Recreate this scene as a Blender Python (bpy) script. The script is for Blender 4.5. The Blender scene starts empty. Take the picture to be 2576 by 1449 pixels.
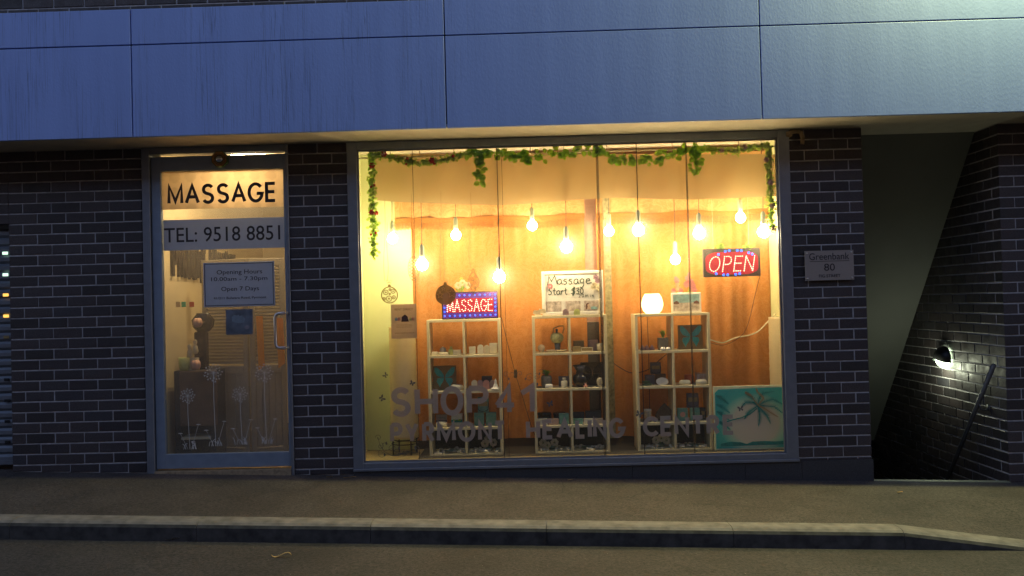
import bpy, math, random, os
from mathutils import Vector, Matrix, noise
C = bpy.context.scene.collection
sc = bpy.context.scene
R = math.radians

# ---------------------------------------------------------------- camera
CX, CY, F, D, EYE = 1288.0, 724.5, 2200.0, 7.13, 1.42
yaw, pitch, roll = .01504, .01629, -.02590
_f = Vector((-math.sin(yaw)*math.cos(pitch), math.cos(yaw)*math.cos(pitch), math.sin(pitch)))
_r = Vector((math.cos(yaw), math.sin(yaw), 0)); _u = _r.cross(_f)
RX = math.cos(roll)*_r + math.sin(roll)*_u; UX = -math.sin(roll)*_r + math.cos(roll)*_u
CAM = Vector((0, -D, EYE))
cd = bpy.data.cameras.new('camera'); cam = bpy.data.objects.new('camera', cd); C.objects.link(cam)
cd.sensor_width = 36; cd.lens = 36*F/2576; cd.clip_start = .05; cd.clip_end = 500
m = Matrix.Identity(4)
for i in range(3):
    m[i][0] = RX[i]; m[i][1] = UX[i]; m[i][2] = -_f[i]; m[i][3] = CAM[i]
cam.matrix_world = m; sc.camera = cam

DYS = 0.0      # depth added to everything built while it is set
def at(x, y, Y):
    """point of the place seen at (x,y) of the 2576-wide photograph, on the vertical plane Y"""
    d = _f + (x-CX)/F*RX - (y-CY)/F*UX
    p = CAM + d*((D+Y+DYS)/d.y); p.y -= DYS
    return p

# ---------------------------------------------------------------- world (dusk)
w = bpy.data.worlds.new('World'); sc.world = w; w.use_nodes = True
nt = w.node_tree; nt.nodes.clear()
sky = nt.nodes.new('ShaderNodeTexSky'); sky.sky_type = 'NISHITA'; sky.sun_disc = False
sky.sun_elevation = R(9); sky.sun_rotation = R(20); sky.air_density = 1.0; sky.dust_density = .3; sky.ozone_density = 3
tint = nt.nodes.new('ShaderNodeMix'); tint.data_type = 'RGBA'; tint.blend_type = 'MULTIPLY'
tint.inputs[0].default_value = 1; tint.inputs[7].default_value = (2.0, 1.30, 1.18, 1)
bg = nt.nodes.new('ShaderNodeBackground'); bg.inputs[1].default_value = .15
wo = nt.nodes.new('ShaderNodeOutputWorld')
nt.links.new(sky.outputs[0], tint.inputs[6]); nt.links.new(tint.outputs[2], bg.inputs[0]); nt.links.new(bg.outputs[0], wo.inputs[0])

sc.view_settings.view_transform = 'Standard'; sc.view_settings.look = 'None'
sc.view_settings.exposure = 1.0; sc.view_settings.gamma = 1
try:
    sc.cycles.use_denoising = True; sc.cycles.sample_clamp_indirect = 4; sc.cycles.sample_clamp_direct = 0
    sc.cycles.max_bounces = 8; sc.cycles.transparent_max_bounces = 16; sc.cycles.caustics_reflective = False; sc.cycles.caustics_refractive = False
except Exception: pass

rnd = random.Random(7)

# ---------------------------------------------------------------- materials
def newmat(name):
    m = bpy.data.materials.new(name); m.use_nodes = True
    m.node_tree.nodes.clear(); return m, m.node_tree
def N(nt, t, **kw):
    n = nt.nodes.new(t)
    for k, v in kw.items():
        if k[0] == '_': n.inputs[int(k[1:])].default_value = v
        else: setattr(n, k, v)
    return n
def lk(nt, a, b): nt.links.new(a, b)
def ramp(nt, src, stops):
    r = N(nt, 'ShaderNodeValToRGB'); e = r.color_ramp.elements
    while len(e) < len(stops): e.new(.5)
    for i, (p, c) in enumerate(stops):
        e[i].position = p; e[i].color = (c, c, c, 1) if isinstance(c, (int, float)) else (*c, 1)
    lk(nt, src, r.inputs[0]); return r.outputs[0]
def mixc(nt, a, b, fac, mode='MIX'):
    n = N(nt, 'ShaderNodeMix', data_type='RGBA', blend_type=mode)
    for inp, v in ((0, fac), (6, a), (7, b)):
        if hasattr(v, 'links'): lk(nt, v, n.inputs[inp])
        elif inp == 0: n.inputs[0].default_value = v
        else: n.inputs[inp].default_value = (*v, 1)
    return n.outputs[2]
def P(name, col, rough=.6, metal=0, noise_amt=.12, nscale=30, bump=.0, bscale=80, emit=None, es=0, transl=0, trcol=None, spec=.5, alpha=1, bdist=.002, stretch=None):
    """principled material with a little noise in colour and surface"""
    m, nt = newmat(name)
    b = N(nt, 'ShaderNodeBsdfPrincipled'); o = N(nt, 'ShaderNodeOutputMaterial')
    b.inputs['Roughness'].default_value = rough; b.inputs['Metallic'].default_value = metal
    b.inputs['Specular IOR Level'].default_value = spec
    tc = N(nt, 'ShaderNodeTexCoord'); vec = tc.outputs['Object']
    if stretch:
        mp = N(nt, 'ShaderNodeMapping'); mp.inputs['Scale'].default_value = stretch; lk(nt, vec, mp.inputs[0]); vec = mp.outputs[0]
    nz = N(nt, 'ShaderNodeTexNoise'); nz.inputs['Scale'].default_value = nscale; nz.inputs['Detail'].default_value = 5; lk(nt, vec, nz.inputs[0])
    a = tuple(max(0, c*(1-noise_amt)) for c in col); bb = tuple(min(1, c*(1+noise_amt)) for c in col)
    cc = ramp(nt, nz.outputs[0], [(.3, a), (.7, bb)])
    lk(nt, cc, b.inputs['Base Color'])
    if bump:
        n2 = N(nt, 'ShaderNodeTexNoise'); n2.inputs['Scale'].default_value = bscale; n2.inputs['Detail'].default_value = 4; lk(nt, vec, n2.inputs[0])
        bm = N(nt, 'ShaderNodeBump'); bm.inputs['Strength'].default_value = bump; bm.inputs['Distance'].default_value = bdist
        lk(nt, n2.outputs[0], bm.inputs['Height']); lk(nt, bm.outputs[0], b.inputs['Normal'])
    if emit:
        b.inputs['Emission Color'].default_value = (*emit, 1); b.inputs['Emission Strength'].default_value = es
    sh = b.outputs[0]
    if transl:
        t = N(nt, 'ShaderNodeBsdfTranslucent'); t.inputs[0].default_value = (*(trcol or col), 1)
        mx = N(nt, 'ShaderNodeMixShader'); mx.inputs[0].default_value = transl
        lk(nt, sh, mx.inputs[1]); lk(nt, t.outputs[0], mx.inputs[2]); sh = mx.outputs[0]
    if alpha < 1:
        t = N(nt, 'ShaderNodeBsdfTransparent'); mx = N(nt, 'ShaderNodeMixShader'); mx.inputs[0].default_value = 1-alpha
        lk(nt, sh, mx.inputs[1]); lk(nt, t.outputs[0], mx.inputs[2]); sh = mx.outputs[0]
    lk(nt, sh, o.inputs[0]); return m

def brick_mat():
    m, nt = newmat('dark_brick'); b = N(nt, 'ShaderNodeBsdfPrincipled'); o = N(nt, 'ShaderNodeOutputMaterial')
    g = N(nt, 'ShaderNodeNewGeometry'); tc = N(nt, 'ShaderNodeTexCoord')
    base = ramp(nt, g.outputs['Random Per Island'], [(0, (.027, .024, .026)), (.45, (.042, .035, .038)), (.8, (.056, .045, .046)), (1, (.040, .039, .047))])
    n1 = N(nt, 'ShaderNodeTexNoise'); n1.inputs['Scale'].default_value = 160; n1.inputs['Detail'].default_value = 4; lk(nt, tc.outputs['Object'], n1.inputs[0])
    sp = ramp(nt, n1.outputs[0], [(.35, .55), (.65, 1.5)])
    c = mixc(nt, base, sp, 1, 'MULTIPLY'); lk(nt, c, b.inputs['Base Color'])
    n3 = N(nt, 'ShaderNodeTexNoise'); n3.inputs['Scale'].default_value = 12; lk(nt, tc.outputs['Object'], n3.inputs[0])
    lk(nt, ramp(nt, n3.outputs[0], [(.3, .38), (.7, .68)]), b.inputs['Roughness'])
    bm = N(nt, 'ShaderNodeBump'); bm.inputs['Strength'].default_value = .6; bm.inputs['Distance'].default_value = .003
    n2 = N(nt, 'ShaderNodeTexNoise'); n2.inputs['Scale'].default_value = 60; n2.inputs['Detail'].default_value = 6; lk(nt, tc.outputs['Object'], n2.inputs[0])
    lk(nt, n2.outputs[0], bm.inputs['Height']); lk(nt, bm.outputs[0], b.inputs['Normal'])
    lk(nt, b.outputs[0], o.inputs[0]); return m

def cladding_mat():
    m, nt = newmat('painted_cladding'); b = N(nt, 'ShaderNodeBsdfPrincipled'); o = N(nt, 'ShaderNodeOutputMaterial')
    tc = N(nt, 'ShaderNodeTexCoord'); pos = tc.outputs['Object']
    # run marks: many fine vertical lines in patches, strongest at the left
    mp = N(nt, 'ShaderNodeMapping'); mp.inputs['Scale'].default_value = (34, 1, .30); lk(nt, pos, mp.inputs[0])
    s = N(nt, 'ShaderNodeTexNoise'); s.inputs['Scale'].default_value = 2.2; s.inputs['Detail'].default_value = 3; s.inputs['Distortion'].default_value = .15; lk(nt, mp.outputs[0], s.inputs[0])
    line = ramp(nt, s.outputs[0], [(.48, 0), (.50, 1), (.52, 0)])
    mp2 = N(nt, 'ShaderNodeMapping'); mp2.inputs['Scale'].default_value = (1.6, 1, .5); lk(nt, pos, mp2.inputs[0])
    pt = N(nt, 'ShaderNodeTexNoise'); pt.inputs['Scale'].default_value = 1.6; lk(nt, mp2.outputs[0], pt.inputs[0])
    patch = ramp(nt, pt.outputs[0], [(.40, 0), (.56, 1)])
    sx = N(nt, 'ShaderNodeSeparateXYZ'); lk(nt, pos, sx.inputs[0])
    mr = N(nt, 'ShaderNodeMapRange'); mr.inputs[1].default_value = -1.2; mr.inputs[2].default_value = -.1; mr.inputs[3].default_value = 1; mr.inputs[4].default_value = .06; lk(nt, sx.outputs[0], mr.inputs[0])
    a = mixc(nt, line, patch, 1, 'MULTIPLY'); a = mixc(nt, a, mr.outputs[0], 1, 'MULTIPLY')
    mp3 = N(nt, 'ShaderNodeMapping'); mp3.inputs['Scale'].default_value = (5, 1, .35); lk(nt, pos, mp3.inputs[0])
    soft = N(nt, 'ShaderNodeTexNoise'); soft.inputs['Scale'].default_value = 1.5; soft.inputs['Detail'].default_value = 3; lk(nt, mp3.outputs[0], soft.inputs[0])
    body = ramp(nt, soft.outputs[0], [(.3, (.235, .335, .68)), (.7, (.265, .375, .75))])
    lf = N(nt, 'ShaderNodeMath', operation='MULTIPLY'); lk(nt, a, lf.inputs[0]); lf.inputs[1].default_value = .62
    col = mixc(nt, body, (.045, .06, .09), lf.outputs[0]); lk(nt, col, b.inputs['Base Color'])
    b.inputs['Roughness'].default_value = .5; b.inputs['Specular IOR Level'].default_value = .4
    # orange-peel render
    mp4 = N(nt, 'ShaderNodeMapping'); mp4.inputs['Scale'].default_value = (1, 1, .6); lk(nt, pos, mp4.inputs[0])
    n2 = N(nt, 'ShaderNodeTexNoise'); n2.inputs['Scale'].default_value = 62; n2.inputs['Detail'].default_value = 3.5; n2.inputs['Roughness'].default_value = .6; lk(nt, mp4.outputs[0], n2.inputs[0])
    hh = ramp(nt, n2.outputs[0], [(.42, 0), (.62, 1)])
    bm = N(nt, 'ShaderNodeBump'); bm.inputs['Strength'].default_value = .10; bm.inputs['Distance'].default_value = .003
    lk(nt, hh, bm.inputs['Height']); lk(nt, bm.outputs[0], b.inputs['Normal'])
    lk(nt, b.outputs[0], o.inputs[0]); return m

def asphalt_mat(name, c0, c1, scale, specks=.5):
    m, nt = newmat(name); b = N(nt, 'ShaderNodeBsdfPrincipled'); o = N(nt, 'ShaderNodeOutputMaterial')
    tc = N(nt, 'ShaderNodeTexCoord'); pos = tc.outputs['Object']
    n1 = N(nt, 'ShaderNodeTexNoise'); n1.inputs['Scale'].default_value = scale; n1.inputs['Detail'].default_value = 4; n1.inputs['Roughness'].default_value = .85; lk(nt, pos, n1.inputs[0])
    n0 = N(nt, 'ShaderNodeTexNoise'); n0.inputs['Scale'].default_value = 1.3; n0.inputs['Detail'].default_value = 4; lk(nt, pos, n0.inputs[0])
    c = ramp(nt, n1.outputs[0], [(.34, c0), (.66, c1)])
    c = mixc(nt, c, ramp(nt, n0.outputs[0], [(.3, .72), (.7, 1.25)]), 1, 'MULTIPLY')
    v = N(nt, 'ShaderNodeTexVoronoi'); v.inputs['Scale'].default_value = 34; lk(nt, pos, v.inputs[0])
    sp = ramp(nt, v.outputs['Distance'], [(0, 1), (.06, 1), (.09, 0)])
    wn = N(nt, 'ShaderNodeSeparateColor'); lk(nt, v.outputs['Color'], wn.inputs[0])
    th = N(nt, 'ShaderNodeMath', operation='GREATER_THAN'); lk(nt, wn.outputs[0], th.inputs[0]); th.inputs[1].default_value = 1-specks*.1
    mu = N(nt, 'ShaderNodeMath', operation='MULTIPLY'); lk(nt, sp, mu.inputs[0]); lk(nt, th.outputs[0], mu.inputs[1])
    c = mixc(nt, c, (.45, .42, .36), mu.outputs[0])
    nd = N(nt, 'ShaderNodeTexNoise'); nd.inputs['Scale'].default_value = 5; nd.inputs['Detail'].default_value = 5; lk(nt, pos, nd.inputs[0])
    am = N(nt, 'ShaderNodeMix', data_type='RGBA'); am.inputs[0].default_value = .10; lk(nt, pos, am.inputs[6]); lk(nt, nd.outputs['Color'], am.inputs[7])
    ve = N(nt, 'ShaderNodeTexVoronoi', feature='DISTANCE_TO_EDGE'); ve.inputs['Scale'].default_value = .75; lk(nt, am.outputs[2], ve.inputs[0])
    cr = ramp(nt, ve.outputs[0], [(0, 1), (.0016, 1), (.004, 0)])
    ns = N(nt, 'ShaderNodeTexNoise'); ns.inputs['Scale'].default_value = .9; lk(nt, pos, ns.inputs[0]); cm = ramp(nt, ns.outputs[0], [(.51, 0), (.55, 1)])
    cf = N(nt, 'ShaderNodeMath', operation='MULTIPLY'); lk(nt, cr, cf.inputs[0]); lk(nt, cm, cf.inputs[1])
    c = mixc(nt, c, (.012, .011, .010), cf.outputs[0])
    st = N(nt, 'ShaderNodeTexNoise'); st.inputs['Scale'].default_value = 3.2; st.inputs['Detail'].default_value = 7; st.inputs['Roughness'].default_value = .65; lk(nt, pos, st.inputs[0])
    c = mixc(nt, c, ramp(nt, st.outputs[0], [(.38, .80), (.5, 1.0), (.64, 1.12)]), 1, 'MULTIPLY')
    v2 = N(nt, 'ShaderNodeTexVoronoi'); v2.inputs['Scale'].default_value = 5; lk(nt, pos, v2.inputs[0]); g2 = ramp(nt, v2.outputs['Distance'], [(0, 1), (.055, 1), (.075, 0)])
    s2 = N(nt, 'ShaderNodeSeparateColor'); lk(nt, v2.outputs['Color'], s2.inputs[0]); t2 = N(nt, 'ShaderNodeMath', operation='GREATER_THAN'); lk(nt, s2.outputs[1], t2.inputs[0]); t2.inputs[1].default_value = .72
    f2 = N(nt, 'ShaderNodeMath', operation='MULTIPLY'); lk(nt, g2, f2.inputs[0]); lk(nt, t2.outputs[0], f2.inputs[1]); h2 = N(nt, 'ShaderNodeMath', operation='MULTIPLY'); lk(nt, f2.outputs[0], h2.inputs[0]); h2.inputs[1].default_value = .55
    c = mixc(nt, c, (.018, .017, .016), h2.outputs[0]); lk(nt, c, b.inputs['Base Color'])
    b.inputs['Roughness'].default_value = .78
    bm = N(nt, 'ShaderNodeBump'); bm.inputs['Strength'].default_value = .8; bm.inputs['Distance'].default_value = .005
    lk(nt, n1.outputs[0], bm.inputs['Height']); lk(nt, bm.outputs[0], b.inputs['Normal'])
    lk(nt, b.outputs[0], o.inputs[0]); return m

def glass_mat(name, tintc=(.97, .98, .96), base=.035, haze=.0, dcol=(.9, .85, .75)):
    m, nt = newmat(name); o = N(nt, 'ShaderNodeOutputMaterial')
    t = N(nt, 'ShaderNodeBsdfTransparent'); t.inputs[0].default_value = (*tintc, 1)
    g = N(nt, 'ShaderNodeBsdfGlossy'); g.inputs['Roughness'].default_value = .02
    l = N(nt, 'ShaderNodeLayerWeight'); l.inputs[0].default_value = .5
    p = N(nt, 'ShaderNodeMath', operation='POWER'); lk(nt, l.outputs['Facing'], p.inputs[0]); p.inputs[1].default_value = 5
    ma = N(nt, 'ShaderNodeMath', operation='MULTIPLY_ADD'); lk(nt, p.outputs[0], ma.inputs[0]); ma.inputs[1].default_value = .9; ma.inputs[2].default_value = base
    mx = N(nt, 'ShaderNodeMixShader'); lk(nt, ma.outputs[0], mx.inputs[0]); lk(nt, t.outputs[0], mx.inputs[1]); lk(nt, g.outputs[0], mx.inputs[2])
    sh = mx.outputs[0]
    if haze:      # imitated bloom haze: the pane scatters a little of the light falling on it
        tc = N(nt, 'ShaderNodeTexCoord'); nz = N(nt, 'ShaderNodeTexNoise'); nz.inputs['Scale'].default_value = 3; nz.inputs['Detail'].default_value = 6; lk(nt, tc.outputs['Object'], nz.inputs[0])
        mr = N(nt, 'ShaderNodeMapRange'); mr.inputs[1].default_value = .3; mr.inputs[2].default_value = .7; mr.inputs[3].default_value = haze*.7; mr.inputs[4].default_value = haze*1.3; lk(nt, nz.outputs[0], mr.inputs[0])
        tl = N(nt, 'ShaderNodeBsdfTranslucent'); tl.inputs[0].default_value = (*dcol, 1); df = N(nt, 'ShaderNodeBsdfDiffuse'); df.inputs[0].default_value = (*dcol, 1)
        m2 = N(nt, 'ShaderNodeMixShader'); m2.inputs[0].default_value = .35; lk(nt, tl.outputs[0], m2.inputs[1]); lk(nt, df.outputs[0], m2.inputs[2])
        m3 = N(nt, 'ShaderNodeMixShader'); lk(nt, mr.outputs[0], m3.inputs[0]); lk(nt, sh, m3.inputs[1]); lk(nt, m2.outputs[0], m3.inputs[2]); sh = m3.outputs[0]
    lk(nt, sh, o.inputs[0]); return m

def curtain_mat(name, c0, c1, transl=.35):
    m, nt = newmat(name); b = N(nt, 'ShaderNodeBsdfPrincipled'); o = N(nt, 'ShaderNodeOutputMaterial')
    tc = N(nt, 'ShaderNodeTexCoord'); pos = tc.outputs['Object']
    # woven scroll-and-leaf damask out of distorted waves and cells
    nz = N(nt, 'ShaderNodeTexNoise'); nz.inputs['Scale'].default_value = 5.5; nz.inputs['Detail'].default_value = 2.5; nz.inputs['Distortion'].default_value = 2.2; lk(nt, pos, nz.inputs[0])
    r1 = ramp(nt, nz.outputs[0], [(.44, 0), (.455, 1), (.50, 1), (.515, 0), (.56, 0), (.57, 1), (.60, 0)])
    vo = N(nt, 'ShaderNodeTexVoronoi', feature='DISTANCE_TO_EDGE'); vo.inputs['Scale'].default_value = 9
    ad = N(nt, 'ShaderNodeMix', data_type='RGBA'); ad.inputs[0].default_value = .35; lk(nt, pos, ad.inputs[6]); lk(nt, nz.outputs['Color'], ad.inputs[7]); lk(nt, ad.outputs[2], vo.inputs[0])
    r2 = ramp(nt, vo.outputs[0], [(.0, 1), (.03, 1), (.05, 0)])
    mx = N(nt, 'ShaderNodeMath', operation='MAXIMUM'); lk(nt, r1, mx.inputs[0]); lk(nt, r2, mx.inputs[1])
    col = mixc(nt, c0, c1, mx.outputs[0]); lk(nt, col, b.inputs['Base Color'])
    b.inputs['Roughness'].default_value = .55; b.inputs['Sheen Weight'].default_value = .2
    bm = N(nt, 'ShaderNodeBump'); bm.inputs['Strength'].default_value = .2; bm.inputs['Distance'].default_value = .003
    lk(nt, mx.outputs[0], bm.inputs['Height']); lk(nt, bm.outputs[0], b.inputs['Normal'])
    t = N(nt, 'ShaderNodeBsdfTranslucent'); lk(nt, col, t.inputs[0])
    ms = N(nt, 'ShaderNodeMixShader'); ms.inputs[0].default_value = transl
    lk(nt, b.outputs[0], ms.inputs[1]); lk(nt, t.outputs[0], ms.inputs[2]); lk(nt, ms.outputs[0], o.inputs[0]); return m

def damask_film_mat():
    m, nt = newmat('damask_film'); b = N(nt, 'ShaderNodeBsdfDiffuse'); o = N(nt, 'ShaderNodeOutputMaterial')
    tc = N(nt, 'ShaderNodeTexCoord'); mp = N(nt, 'ShaderNodeMapping'); mp.inputs['Scale'].default_value = (1, 1, 1); lk(nt, tc.outputs['Object'], mp.inputs[0])
    nz = N(nt, 'ShaderNodeTexNoise'); nz.inputs['Scale'].default_value = 20; nz.inputs['Distortion'].default_value = 2; lk(nt, mp.outputs[0], nz.inputs[0])
    vo = N(nt, 'ShaderNodeTexVoronoi'); vo.inputs['Scale'].default_value = 7.5; vo.inputs['Randomness'].default_value = .0; lk(nt, mp.outputs[0], vo.inputs[0])
    s = N(nt, 'ShaderNodeMath', operation='MULTIPLY_ADD'); lk(nt, nz.outputs[0], s.inputs[0]); s.inputs[1].default_value = .35; lk(nt, vo.outputs['Distance'], s.inputs[2])
    c = ramp(nt, s.outputs[0], [(.46, (.60, .52, .41)), (.58, (.67, .58, .46))])
    lk(nt, c, b.inputs[0]); t = N(nt, 'ShaderNodeBsdfTranslucent'); lk(nt, c, t.inputs[0])
    mx = N(nt, 'ShaderNodeMixShader'); mx.inputs[0].default_value = .8; lk(nt, b.outputs[0], mx.inputs[1]); lk(nt, t.outputs[0], mx.inputs[2]); lk(nt, mx.outputs[0], o.inputs[0]); return m

def teal_print_mat(cx, cz, sx, sz):
    """printed sunset: peach disc fading to teal towards the edges of the board"""
    m, nt = newmat('printed_sunset'); b = N(nt, 'ShaderNodeBsdfPrincipled'); o = N(nt, 'ShaderNodeOutputMaterial')
    tc = N(nt, 'ShaderNodeTexCoord'); mp = N(nt, 'ShaderNodeMapping'); mp.vector_type = 'POINT'
    mp.inputs['Location'].default_value = (-cx/sx, 0, -cz/sz); mp.inputs['Scale'].default_value = (1/sx, 0, 1/sz); lk(nt, tc.outputs['Object'], mp.inputs[0])
    ln = N(nt, 'ShaderNodeVectorMath', operation='LENGTH'); lk(nt, mp.outputs[0], ln.inputs[0])
    c = ramp(nt, ln.outputs['Value'], [(0, (.90, .76, .60)), (.50, (.88, .80, .60)), (.62, (.55, .86, .62)), (.78, (.10, .70, .58)), (1.0, (.03, .56, .52))])
    lk(nt, c, b.inputs['Base Color']); b.inputs['Roughness'].default_value = .5
    t = N(nt, 'ShaderNodeBsdfTranslucent'); lk(nt, c, t.inputs[0]); mx = N(nt, 'ShaderNodeMixShader'); mx.inputs[0].default_value = .25
    lk(nt, b.outputs[0], mx.inputs[1]); lk(nt, t.outputs[0], mx.inputs[2]); lk(nt, mx.outputs[0], o.inputs[0]); return m

M = {}
M['brick'] = brick_mat(); M['clad'] = cladding_mat()
M['mortar'] = P('mortar', (.46, .45, .46), .9, bump=.6, bscale=120, noise_amt=.2)
M['soffit'] = P('soffit_render', (.60, .56, .46), .85, bump=.25, bscale=150, noise_amt=.08, nscale=8)
M['groove'] = P('groove_shadow_gap', (.02, .02, .022), .9)
M['alu'] = P('anodised_aluminium', (.22, .245, .29), .42, metal=.55, noise_amt=.08, nscale=15, bump=.05)
M['alu_door'] = P('door_aluminium', (.25, .31, .40), .45, metal=.4, noise_amt=.08, nscale=12, bump=.04)
M['steel'] = P('brushed_steel', (.55, .56, .58), .3, metal=1, noise_amt=.05)
M['plaque'] = P('plaque_steel', (.34, .32, .30), .45, metal=.45, noise_amt=.08, stretch=(1, 1, 40))
M['granite'] = P('granite_plinth', (.045, .046, .050), .55, noise_amt=.5, nscale=220, bump=.2)
M['asphalt'] = asphalt_mat('footpath_asphalt', (.006, .0052, .005), (.092, .074, .068), 52, .9)
M['road'] = asphalt_mat('road_asphalt', (.003, .0027, .0027), (.070, .059, .056), 48, .8)
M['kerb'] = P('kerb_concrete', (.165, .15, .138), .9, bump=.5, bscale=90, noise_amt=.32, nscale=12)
M['glass'] = glass_mat('window_glass', haze=.028); M['glass2'] = glass_mat('door_glass', (.94, .95, .94), .04, haze=.10)
M['cream_wall'] = P('cream_wall_paint', (.60, .64, .36), .8, noise_amt=.05, nscale=6, bump=.05)
M['room_wall'] = P('reception_wall_paint', (.66, .56, .36), .8, noise_amt=.05, nscale=3)
M['cream_floor'] = P('cream_sill_board', (.28, .22, .10), .6, noise_amt=.08)
M['carpet'] = P('dark_carpet', (.030, .026, .022), .95, noise_amt=.4, nscale=150, bump=.4)
M['dark'] = P('dark_void_paint', (.012, .012, .012), .9)
M['curtain'] = curtain_mat('damask_curtain', (.68, .265, .05), (.74, .31, .075))
M['valance'] = curtain_mat('pale_damask', (.70, .39, .14), (.77, .47, .19))
M['fringe'] = P('gold_fringe', (.44, .17, .02), .6, noise_amt=.2, nscale=60, transl=.3)
M['ribbon'] = P('patterned_ribbon', (.34, .31, .17), .6, noise_amt=.55, nscale=35, transl=.3)
M['swag'] = P('cream_sheer_cloth', (.46, .37, .19), .9, noise_amt=.06, nscale=90, transl=.55, trcol=(.46, .37, .19), bump=.2, bscale=300, stretch=(.3, 1, 3))
M['white'] = P('white_shelf_board', (.66, .58, .36), .5, noise_amt=.05)
M['white2'] = P('white_paint', (.80, .77, .70), .5, noise_amt=.04)
M['backboard'] = P('dark_back_board', (.055, .052, .045), .8, noise_amt=.2)
M['bulb'] = P('lit_bulb_glass', (1, 1, 1), .3, noise_amt=0, emit=(1, .76, .41), es=90)
M['socket'] = P('pale_green_socket', (.42, .50, .38), .4)
M['cord'] = P('dark_cord', (.06, .045, .03), .6)
M['cordwhite'] = P('white_cable', (.75, .68, .45), .5)
M['leaf'] = P('ivy_leaf', (.20, .42, .05), .5, noise_amt=.7, nscale=22, transl=.6, trcol=(.34, .62, .05))
M['leaf2'] = P('fine_leaf', (.24, .42, .08), .5, noise_amt=.6, nscale=30, transl=.6, trcol=(.48, .66, .14))
M['red'] = P('red_petal', (.55, .03, .02), .5, transl=.3)
M['mauve'] = P('mauve_petal', (.42, .26, .34), .6, transl=.3)
M['pink'] = P('pink_petal', (.72, .30, .32), .6, transl=.3)
M['cream'] = P('cream_petal', (.75, .66, .45), .6, transl=.3)
M['darkbrickflat'] = P('far_brick', (.06, .045, .04), .9)
M['vinyl'] = P('silver_vinyl', (.66, .58, .48), .6, noise_amt=.12, nscale=20, transl=.5, trcol=(.46, .36, .26), alpha=.82, stretch=(1, 1, 14))
M['vinyl_brown'] = P('brown_vinyl', (.20, .15, .08), .6, transl=.5, trcol=(.36, .24, .09), alpha=.85)
M['vinyl_grey'] = P('grey_vinyl', (.12, .12, .11), .6, noise_amt=.1)
M['vinyl_white'] = P('frosted_white_vinyl', (.80, .80, .76), .6, noise_amt=.1, alpha=.45)
M['sign_film'] = P('white_sign_film', (.54, .57, .64), .5, noise_amt=.04, transl=.3)
M['ink'] = P('dark_ink', (.025, .022, .028), .5)
M['ink_soft'] = P('marker_ink', (.04, .07, .05), .6)
M['paper'] = P('printed_paper', (.66, .56, .44), .8, transl=.6, noise_amt=.04)
M['lantern_paper'] = P('ribbed_rice_paper', (.78, .66, .42), .8, transl=.4, noise_amt=.05)
M['lamp_lit'] = P('lit_lamp_glass', (.9, .85, .6), .4, emit=(1, .80, .38), es=1.6)
M['teal'] = P('teal_print', (.03, .30, .24), .5, noise_amt=.35, nscale=30)
M['turq'] = P('turquoise_wing', (.02, .36, .34), .5, noise_amt=.25, nscale=25)
M['brownboard'] = P('brown_canvas', (.20, .13, .05), .7)
M['darkboard'] = P('dark_canvas', (.035, .035, .028), .7)
M['black'] = P('black_glaze', (.010, .010, .012), .25)
M['blackplastic'] = P('black_plastic', (.02, .018, .02), .45)
M['greenpot'] = P('sage_ceramic', (.12, .19, .12), .5)
M['greypot'] = P('grey_ceramic', (.14, .13, .11), .6)
M['stone'] = P('white_pebble', (.62, .58, .46), .6, noise_amt=.15, nscale=40)
M['soap'] = P('white_soap', (.80, .74, .56), .5, transl=.2)
M['soap_mauve'] = P('mauve_soap', (.46, .30, .30), .5, transl=.2)
M['soap_pink'] = P('pink_soap', (.70, .34, .28), .5, transl=.2)
M['soap_green'] = P('lime_soap', (.55, .60, .20), .5, transl=.2)
M['box_teal'] = P('teal_gift_box', (.16, .34, .24), .6, noise_amt=.2)
M['box_brown'] = P('kraft_box', (.30, .21, .08), .7)
M['box_dark'] = P('unlit_gap_dark', (.07, .07, .07), .7)
M['box_pink'] = P('pink_box', (.42, .28, .22), .6)
M['bag'] = P('purple_grey_bag', (.13, .11, .12), .7)
M['redjar'] = P('red_candle', (.48, .07, .02), .4)
M['amber'] = P('amber_glaze', (.42, .40, .16), .4, noise_amt=.4, nscale=60)
M['blueglaze'] = P('blue_glaze', (.05, .06, .08), .3)
M['clearish'] = P('pressed_glass', (.70, .60, .40), .15, alpha=.55)
M['greenstone'] = P('green_stone', (.04, .10, .045), .4)
M['heart'] = P('brown_slate', (.10, .055, .03), .7)
M['wood'] = P('walnut_cloth', (.16, .085, .045), .7, noise_amt=.3, nscale=8)
M['louver'] = P('taupe_screen_paint', (.36, .32, .26), .6, noise_amt=.06)
M['orange'] = P('orange_strip_cloth', (.85, .34, .02), .6, transl=.3)
M['pinkball'] = P('pink_ceramic', (.72, .42, .30), .5)
M['photo_blue'] = P('blue_photo_print', (.14, .155, .18), .5, noise_amt=.5, nscale=9)
M['photo_light'] = P('pale_photo_print', (.50, .42, .36), .5, noise_amt=.5, nscale=30)
M['photo_sky'] = P('aqua_photo_print', (.25, .42, .42), .5, noise_amt=.35, nscale=25)
M['skin_print'] = P('skin_photo_print', (.62, .42, .30), .6)
M['hair_print'] = P('hair_photo_print', (.14, .06, .04), .6)
M['shutter'] = P('steel_shutter', (.16, .18, .21), .5, metal=.4, noise_amt=.08, nscale=10)
M['slot_pale'] = P('lit_shutter_slot_pale', (.6, .8, .65), .5, emit=(.55, .85, .62), es=.9)
M['slot_amber'] = P('lit_shutter_slot_amber', (.8, .5, .1), .5, emit=(1, .52, .10), es=.8)
M['stair_soffit'] = P('grey_green_paint', (.17, .18, .165), .85, noise_amt=.06, nscale=3)
M['rail'] = P('dark_steel_rail', (.12, .12, .12), .5, metal=.4)
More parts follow.
